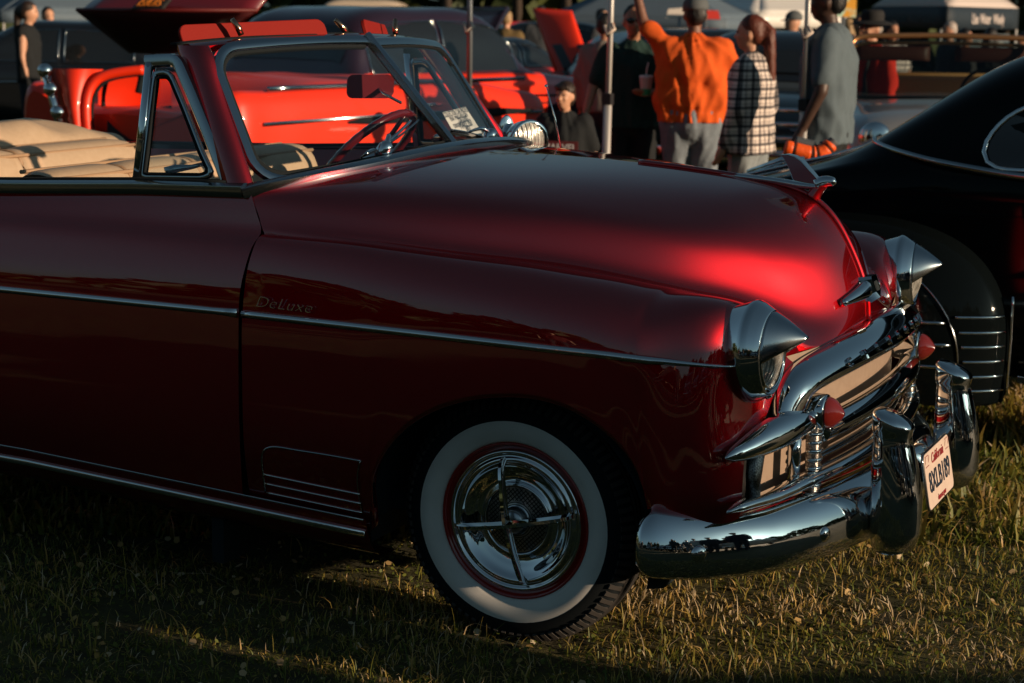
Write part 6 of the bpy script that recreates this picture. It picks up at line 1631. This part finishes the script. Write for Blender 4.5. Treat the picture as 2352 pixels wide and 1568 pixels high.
# ================================================================== trees round the field
LEAF = bpy.data.materials.new('leaf_green'); LEAF.use_nodes = True
def leaf_mat():
    nt = LEAF.node_tree; b = nt.nodes['Principled BSDF']; b.inputs['Roughness'].default_value = .6
    at_ = nt.nodes.new('ShaderNodeAttribute'); at_.attribute_name = 'tone'
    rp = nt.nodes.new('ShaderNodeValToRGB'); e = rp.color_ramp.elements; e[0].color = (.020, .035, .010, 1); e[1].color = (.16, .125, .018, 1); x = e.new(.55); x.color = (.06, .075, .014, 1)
    nt.links.new(at_.outputs['Fac'], rp.inputs['Fac']); nt.links.new(rp.outputs['Color'], b.inputs['Base Color'])
leaf_mat()
BARK = mat('bark', (.05, .035, .025), rough=.9, bump=(14, .8))
def tree(label, p, h, w, seed, n=2600, leaf=.20):
    r = np.random.default_rng(seed)
    c = empty('tree', (p[0], p[1], 0)); tag(c, label, 'tree', 'trees round the field')
    mb = MB(); mb.tube([(0, 0, 0), (.05, 0, h * .2), (.0, .08, h * .42)], [.22, .17, .11], 8)
    cl = []
    for k in range(9):
        a = r.uniform(0, 2 * np.pi); q = np.array([math.cos(a) * w * r.uniform(.2, .62), math.sin(a) * w * r.uniform(.2, .62), h * r.uniform(.45, .88)]); cl.append((q, r.uniform(.25, .42) * w))
        mb.tube([(0, .04, h * .32), q * [.5, .5, .8], q], [.08, .05, .02], 6)
    mb.build('trunk', BARK, c)
    V = np.zeros((n, 4, 3)); T = np.zeros(n)
    for i in range(n):
        q, rad = cl[r.integers(len(cl))]; d = unit(r.normal(size=3)); pos = q + d * rad * r.uniform(.55, 1.05) * [1, 1, .8]
        u = unit(r.normal(size=3)); s = unit(np.cross(u, d + r.normal(size=3) * .4)); L = leaf * r.uniform(.6, 1.4)
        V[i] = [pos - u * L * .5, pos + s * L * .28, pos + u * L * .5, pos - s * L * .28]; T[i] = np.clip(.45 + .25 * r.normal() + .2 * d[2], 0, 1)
    me = bpy.data.meshes.new('crown'); me.from_pydata(V.reshape(-1, 3).tolist(), [], np.arange(n * 4).reshape(-1, 4).tolist())
    at_ = me.attributes.new('tone', 'FLOAT', 'FACE'); at_.data.foreach_set('value', T); o = link('crown', me, LEAF, c, False); o['kind'] = 'stuff'
    return c
for k, px in enumerate((1020, 1180, 1290, 1400, 1480)):
    tree('olive green tree beyond the parked cars, %s of the row at the top' % ('leftmost', 'second', 'third', 'fourth', 'rightmost')[k], ground_at(px, 52 + 3 * (k % 2)), 7.0 + (k % 3), 3.6, 40 + k)
for k, (px, d) in enumerate(((1640, 60), (1760, 62), (2290, 55), (2420, 58))):
    tree(('dusky tree behind the cap of the man in orange', 'dusky tree above the ponytail', 'dark tree right of the navy canopy', 'dark tree at the upper right corner')[k], ground_at(px, d), 7.5, 4.0, 60 + k)
# belt of woodland all round the show field (also what the paint and chrome mirror)
def wood_belt(nm, label, a0, a1, r0, r1, hb, n, seed, t0=.25):
    r = np.random.default_rng(seed)
    a = r.uniform(R_(a0), R_(a1), n); R = r.uniform(r0, r1, n)
    hh = hb + 1.3 * np.sin(a * 9) + 1.0 * np.sin(a * 23 + 1) + .8 * np.sin(a * 51 + 2)
    z = r.uniform(0, 1, n) ** .8 * hh
    P = np.stack([np.cos(a) * R, np.sin(a) * R, z], 1); u = r.normal(size=(n, 3)); u /= np.linalg.norm(u, axis=1)[:, None]; w = r.normal(size=(n, 3)); s = np.cross(u, w); s /= np.linalg.norm(s, axis=1)[:, None]
    L = r.uniform(.7, 1.9, n)[:, None]
    V = np.stack([P - u * L * .5, P + s * L * .35, P + u * L * .5, P - s * L * .35], 1)
    me = bpy.data.meshes.new(nm); me.from_pydata(V.reshape(-1, 3).tolist(), [], np.arange(n * 4).reshape(-1, 4).tolist())
    at_ = me.attributes.new('tone', 'FLOAT', 'FACE'); at_.data.foreach_set('value', np.clip(t0 + .12 * r.normal(size=n), 0, 1)); o = link(nm, me, LEAF, None, False)
    tag(o, label, 'woodland', kind='stuff')
wood_belt('woodland', 'belt of woodland round the edge of the show field', -180, 180, 52, 62, 5.6, 26000, 3)
wood_belt('shade_hedge', 'unseen hedge of trees added behind the photographer to block low sky light', -165, -28, 27, 33, 3.6, 12000, 4, .0)  # added hedge, unseen; cuts the sky light reaching the car's side

# ================================================================== what stands opposite, behind and to the right of the camera (mirrored in the chrome; those opposite are added to cast the long shadows)
CREAM = mat('cream_lacquer', (.6, .48, .36), rough=.4, coat=.5)
for k, (nm, y, m, lb) in enumerate((('grey_shade_sedan', -4.5, GREYC, 'unseen slate sedan added for its shadow, first in the opposite row'), ('navy_shade_sedan', -6.9, lacquer('navy_lacquer', (.01, .015, .035)), 'unseen navy sedan added for its shadow, second in the opposite row'),
        ('black_shade_sedan', -9.3, BLACKG, 'unseen black sedan added for its shadow, third in the opposite row'), ('teal_shade_sedan', -11.8, TEAL, 'unseen teal sedan added for its shadow, at the end of the opposite row'))):
    bg_car(nm, lb, (6.9 + .2 * (k % 2), y), R_(180), m, belt=1.04, roofz=1.60, L=4.8)  # unseen row, added to shade the field that the hubcap mirrors
bg_car('cream_shade_car', 'unseen cream open car added askew to cast the slanting shadow before the red convertible', (7.05, -1.36), R_(207), CREAM, belt=1.0, L=4.8, open_top=True)  # unseen open car, added and angled for its slanting shadow edge
bg_car('charcoal_sedan', 'charcoal sedan parked behind the photographer', (2.6, -11.2), R_(100), GREYC, belt=1.02, roofz=1.55, L=4.9)
bg_car('black_wagon', 'black car parked left behind the photographer', (-2.2, -11.0), R_(85), BLACKG, belt=1.02, roofz=1.6, L=4.9)
def near(label, x, y, az, h, tone, shirt, tr, hair, style='short', **k): return person(label, (x, y, 0), R_(az), h, tone, shirt, tr, hair, style, voxel=.03, face=False, **k)
near('unseen visitor in charcoal jacket added to shade the lawn', 4.3, -2.0, 170, 1.78, 'tan', cloth('charcoal_wool', (.03, .035, .042)), JEAN_D, hair_m('black', (.01, .009, .009)), sleeve='long')  # visitors opposite are unseen, added as shadow casters for the lawn
near('unseen visitor in grey T-shirt added to shade the lawn', 4.7, -3.1, 150, 1.70, 'light', cloth('grey_cotton', (.115, .14, .155)), JEAN, hair_m('dark_brown', (.022, .012, .008)))
near('unseen visitor in black added to shade the lawn', 4.6, -3.9, 140, 1.74, 'tan', BLK, JEAN_D, hair_m('black', (.01, .009, .009)), hat=('cap', BLK, BLK))
near('unseen visitor in navy jacket added to shade the front fender', 3.7, -1.13, 175, 1.70, 'light', cloth('navy_wool', (.012, .016, .03)), JEAN_D, hair_m('dark_brown', (.022, .012, .008)), sleeve='long', hat=('cap', GREYCAP, GREYCAP))  # added where his shadow falls on the near front fender
near('unseen visitor in white T-shirt added to shade the lawn', 4.5, -2.55, 185, 1.80, 'tan', cloth('white_cotton', (.5, .48, .45)), JEAN, hair_m('black', (.01, .009, .009)))
near('unseen visitor in long coat added to shade the lawn', 3.8, -3.55, 160, 1.70, 'light', cloth('charcoal_wool', (.03, .035, .042)), JEAN_D, hair_m('fair', (.30, .20, .10)), 'long', sleeve='long')
near('unseen visitor in brown jacket added to shade the lawn, behind the navy jacket', 5.3, -1.74, 175, 1.76, 'light', cloth('brown_wool', (.06, .04, .025)), JEAN_D, hair_m('black', (.01, .009, .009)), sleeve='long')
near('unseen visitor in slate hoodie added to shade the lawn, behind the charcoal jacket', 5.4, -2.3, 170, 1.74, 'tan', cloth('slate_wool', (.04, .05, .06)), JEAN_D, hair_m('black', (.01, .009, .009)), sleeve='long')
near('visitor in olive jacket behind the photographer', 4.0, -6.6, 120, 1.75, 'light', cloth('olive_canvas', (.13, .085, .03)), JEAN_D, hair_m('fair', (.30, .20, .10)), sleeve='long')
near('visitor in beige jacket behind the photographer', 2.4, -7.4, 95, 1.70, 'tan', cloth('beige_canvas', (.30, .22, .17)), JEAN, hair_m('black', (.01, .009, .009)), sleeve='long')
near('visitor in dark denim left of the photographer', .2, -7.8, 80, 1.72, 'tan', BLK, JEAN_D, hair_m('black', (.01, .009, .009)))
near('visitor in maroon T-shirt far left of the photographer', -2.0, -7.0, 60, 1.68, 'light', cloth('maroon_cotton', (.10, .014, .016)), JEAN_D, hair_m('dark_brown', (.022, .012, .008)))

# ================================================================== grass
GRASS = bpy.data.materials.new('grass_blade'); GRASS.use_nodes = True
def grass_mat():
    nt = GRASS.node_tree; b = nt.nodes['Principled BSDF']; b.inputs['Roughness'].default_value = .55
    a = nt.nodes.new('ShaderNodeAttribute'); a.attribute_name = 'tone'
    rp = nt.nodes.new('ShaderNodeValToRGB'); e = rp.color_ramp.elements
    e[0].color = (.055, .095, .016, 1); e[1].color = (.70, .58, .40, 1)
    for p_, c_ in ((.35, (.16, .18, .026)), (.60, (.38, .29, .06)), (.82, (.58, .37, .13))):
        x = e.new(p_); x.color = (*c_, 1)
    tr = nt.nodes.new('ShaderNodeBsdfTranslucent'); mx = nt.nodes.new('ShaderNodeMixShader'); mx.inputs[0].default_value = .4
    nt.links.new(a.outputs['Fac'], rp.inputs['Fac']); nt.links.new(rp.outputs['Color'], b.inputs['Base Color']); nt.links.new(rp.outputs['Color'], tr.inputs['Color'])
    o = nt.nodes['Material Output']; nt.links.new(b.outputs[0], mx.inputs[1]); nt.links.new(tr.outputs[0], mx.inputs[2]); nt.links.new(mx.outputs[0], o.inputs['Surface'])
grass_mat()
def blades(name, P, hmean, wmean, seed, label, dry=None, segs=3):
    r = np.random.default_rng(seed); n = len(P)
    # patchiness
    x, y = P[:, 0], P[:, 1]
    pat = np.sin(x * 2.3 + 1.3 * np.sin(y * 1.9)) * np.sin(y * 2.9 + .8 * np.sin(x * 2.2 + 1)) + .5 * np.sin(x * 7 + y * 5 + 2)
    hgt = hmean * np.clip(r.lognormal(0, .55, n), .25, 3.2) * (1 + .22 * pat)
    az = r.uniform(0, 2 * np.pi, n); bend = r.uniform(.15, 1.9, n); face = az + r.normal(0, .5, n) + np.pi / 2
    d = np.stack([np.cos(az), np.sin(az), 0 * az], 1); s = np.stack([np.cos(face), np.sin(face), 0 * az], 1)
    w = wmean * r.uniform(.55, 1.5, n)
    rows = []
    for t in np.linspace(0, 1, segs + 1):
        ang = bend * t; off = hgt[:, None] * (d * (np.sin(ang * .8) * t)[:, None] + np.array([0, 0, 1.0]) * (np.cos(ang * .75) * t)[:, None])
        c = P + off; ww = (w * (1 - t ** 2.2) * .5 + .00015)[:, None]
        rows.append(np.stack([c - s * ww, c + s * ww], 1))
    V = np.stack(rows, 1)                                 # n, segs+1, 2, 3
    k = 2 * (segs + 1); base = (np.arange(n) * k)[:, None]
    F = np.concatenate([base + np.array([2 * i, 2 * i + 1, 2 * i + 3, 2 * i + 2]) for i in range(segs)], 1).reshape(-1, 4)
    me = bpy.data.meshes.new(name); nv = n * k; nf = len(F)
    me.vertices.add(nv); me.vertices.foreach_set('co', V.reshape(-1)); me.loops.add(nf * 4); me.loops.foreach_set('vertex_index', F.reshape(-1).astype(np.int32))
    me.polygons.add(nf); me.polygons.foreach_set('loop_start', np.arange(0, nf * 4, 4, dtype=np.int32)); me.update(calc_edges=True); me.validate()
    tone = np.clip(.46 + .20 * r.normal(size=n) + .10 * pat + (r.uniform(size=n) < .10) * .4, 0, 1)
    if dry is not None: tone = np.clip(tone + dry(P) * r.uniform(.3, 1, n), 0, 1)
    at_ = me.attributes.new('tone', 'FLOAT', 'POINT'); at_.data.foreach_set('value', np.clip(np.repeat(tone, k) + np.tile(np.repeat(np.linspace(-.14, .16, segs + 1), 2), n), 0, 1))  # paler tips put sunlit brightness into the blade colour
    o = link(name, me, GRASS, None, True); tag(o, label, 'grass', kind='stuff'); return o
def inview(P, m=60):
    q = P - CAM; z = q @ FF; u = 1176 + FPX * (q @ RR) / z; v = 784 - FPX * (q @ UU) / z
    return (z > 1) & (u > -m) & (u < 2352 + m) & (v < 1568 + 2.5 * m)
def near_grass():
    r = np.random.default_rng(11); n = 250000
    P = np.stack([r.uniform(-4.5, 3.6, n), r.uniform(-2.6, 3.4, n), np.zeros(n)], 1)
    keep = inview(P, 160)
    # sparser where nothing sees it: under the middle of the car
    under = (np.abs(P[:, 1] - .05) < .62) & (P[:, 0] < -.25) & (P[:, 0] > -4)
    far_ = (P[:, 1] > .95) & (P[:, 0] < .4)
    bare = np.sin(P[:, 0] * 3.1 + 1.7 * np.sin(P[:, 1] * 2.3)) * np.sin(P[:, 1] * 3.7 + 1.1 * np.sin(P[:, 0] * 2.9)) + .35 * np.sin(P[:, 0] * 9 + P[:, 1] * 7)
    keep &= r.uniform(size=n) > np.clip(.75 * bare, 0, .8)
    keep &= ~under | (r.uniform(size=n) < .06)
    keep &= ~far_ | (r.uniform(size=n) < .08)
    # tyre contact patches
    for (tx, ty) in ((0, -.72), (0, .72)): keep &= ~((np.abs(P[:, 0] - tx) < .13) & (np.abs(P[:, 1] - ty) < .10))
    P = P[keep]; P[:, 2] = .008 * np.sin(P[:, 0] * 2.1 + .7) * np.sin(P[:, 1] * 1.7 + 1.1) + .006 * np.sin(P[:, 0] * 5.3 + P[:, 1] * 3.1) - .004
    dry = lambda Q: .55 * np.exp(-((Q[:, 1] + .25 + .1 * np.sin(Q[:, 0] * 6)) / .16) ** 2) * (Q[:, 0] > .1)     # paler straw band in front of the bumper
    blades('lawn', P, .025, .0036, 5, 'short uneven lawn grass under and around the red convertible', dry)
    # a few taller seed stems in front of the tyre and along the sill
    m = 55; Q = np.stack([r.uniform(-1.6, 1.6, m), r.uniform(-1.6, -.85, m), np.zeros(m)], 1)
    blades('tall_grass', Q, .11, .0026, 9, 'scattered taller grass stems beside the tyre and sill', lambda q: .2 + 0 * q[:, 0], 4)
near_grass()
def far_grass():
    r = np.random.default_rng(21); n = 200000
    d = r.uniform(5.5, 34, n) ** 1.0; px = r.uniform(-50, 2400, n)
    q = CAM + (FF + RR * ((px - 1176) / FPX)[:, None]) * d[:, None]; P = np.stack([q[:, 0], q[:, 1], 0 * d], 1)
    blades('field_grass', P, .06, .011, 22, 'lawn of the show field between the parked cars', None, 2)
far_grass()

def weeds():
    """clover leaflets and dry fallen leaves scattered through the turf"""
    r = np.random.default_rng(31)
    for nm, n, size, lo, hi, t0, lab in (('clover', 9000, .011, .004, .022, .22, 'small clover leaves among the lawn grass'), ('leaf_litter', 700, .020, .006, .018, .86, 'dry fallen leaves and clippings on the lawn')):
        P = np.stack([r.uniform(-2.2, 2.2, n * 3), r.uniform(-1.8, 1.2, n * 3), r.uniform(lo, hi, n * 3)], 1)
        k = inview(P, 60); c = np.sin(P[:, 0] * 4.1 + 1) * np.sin(P[:, 1] * 5.3) + r.normal(0, .5, n * 3); k &= (c > .25) if nm == 'clover' else True
        P = P[k][:n]; m = len(P); u = r.normal(size=(m, 3)); u[:, 2] *= .35; u /= np.linalg.norm(u, axis=1)[:, None]; w = np.cross(u, r.normal(size=(m, 3)) * [.4, .4, 1]); w /= np.linalg.norm(w, axis=1)[:, None]
        L = (size * r.uniform(.5, 1.4, m))[:, None]
        V = np.stack([P - u * L * .5, P - u * L * .1 + w * L * .42, P + u * L * .38 + w * L * .28, P + u * L * .5, P + u * L * .38 - w * L * .28, P - u * L * .1 - w * L * .42], 1)
        me = bpy.data.meshes.new(nm); me.from_pydata(V.reshape(-1, 3).tolist(), [], np.arange(m * 6).reshape(-1, 6).tolist())
        a = me.attributes.new('tone', 'FLOAT', 'POINT'); a.data.foreach_set('value', np.repeat(np.clip(t0 + .1 * r.normal(size=m), 0, 1), 6)); tag(link(nm, me, GRASS, None, False), lab, 'ground cover', kind='stuff')
weeds()
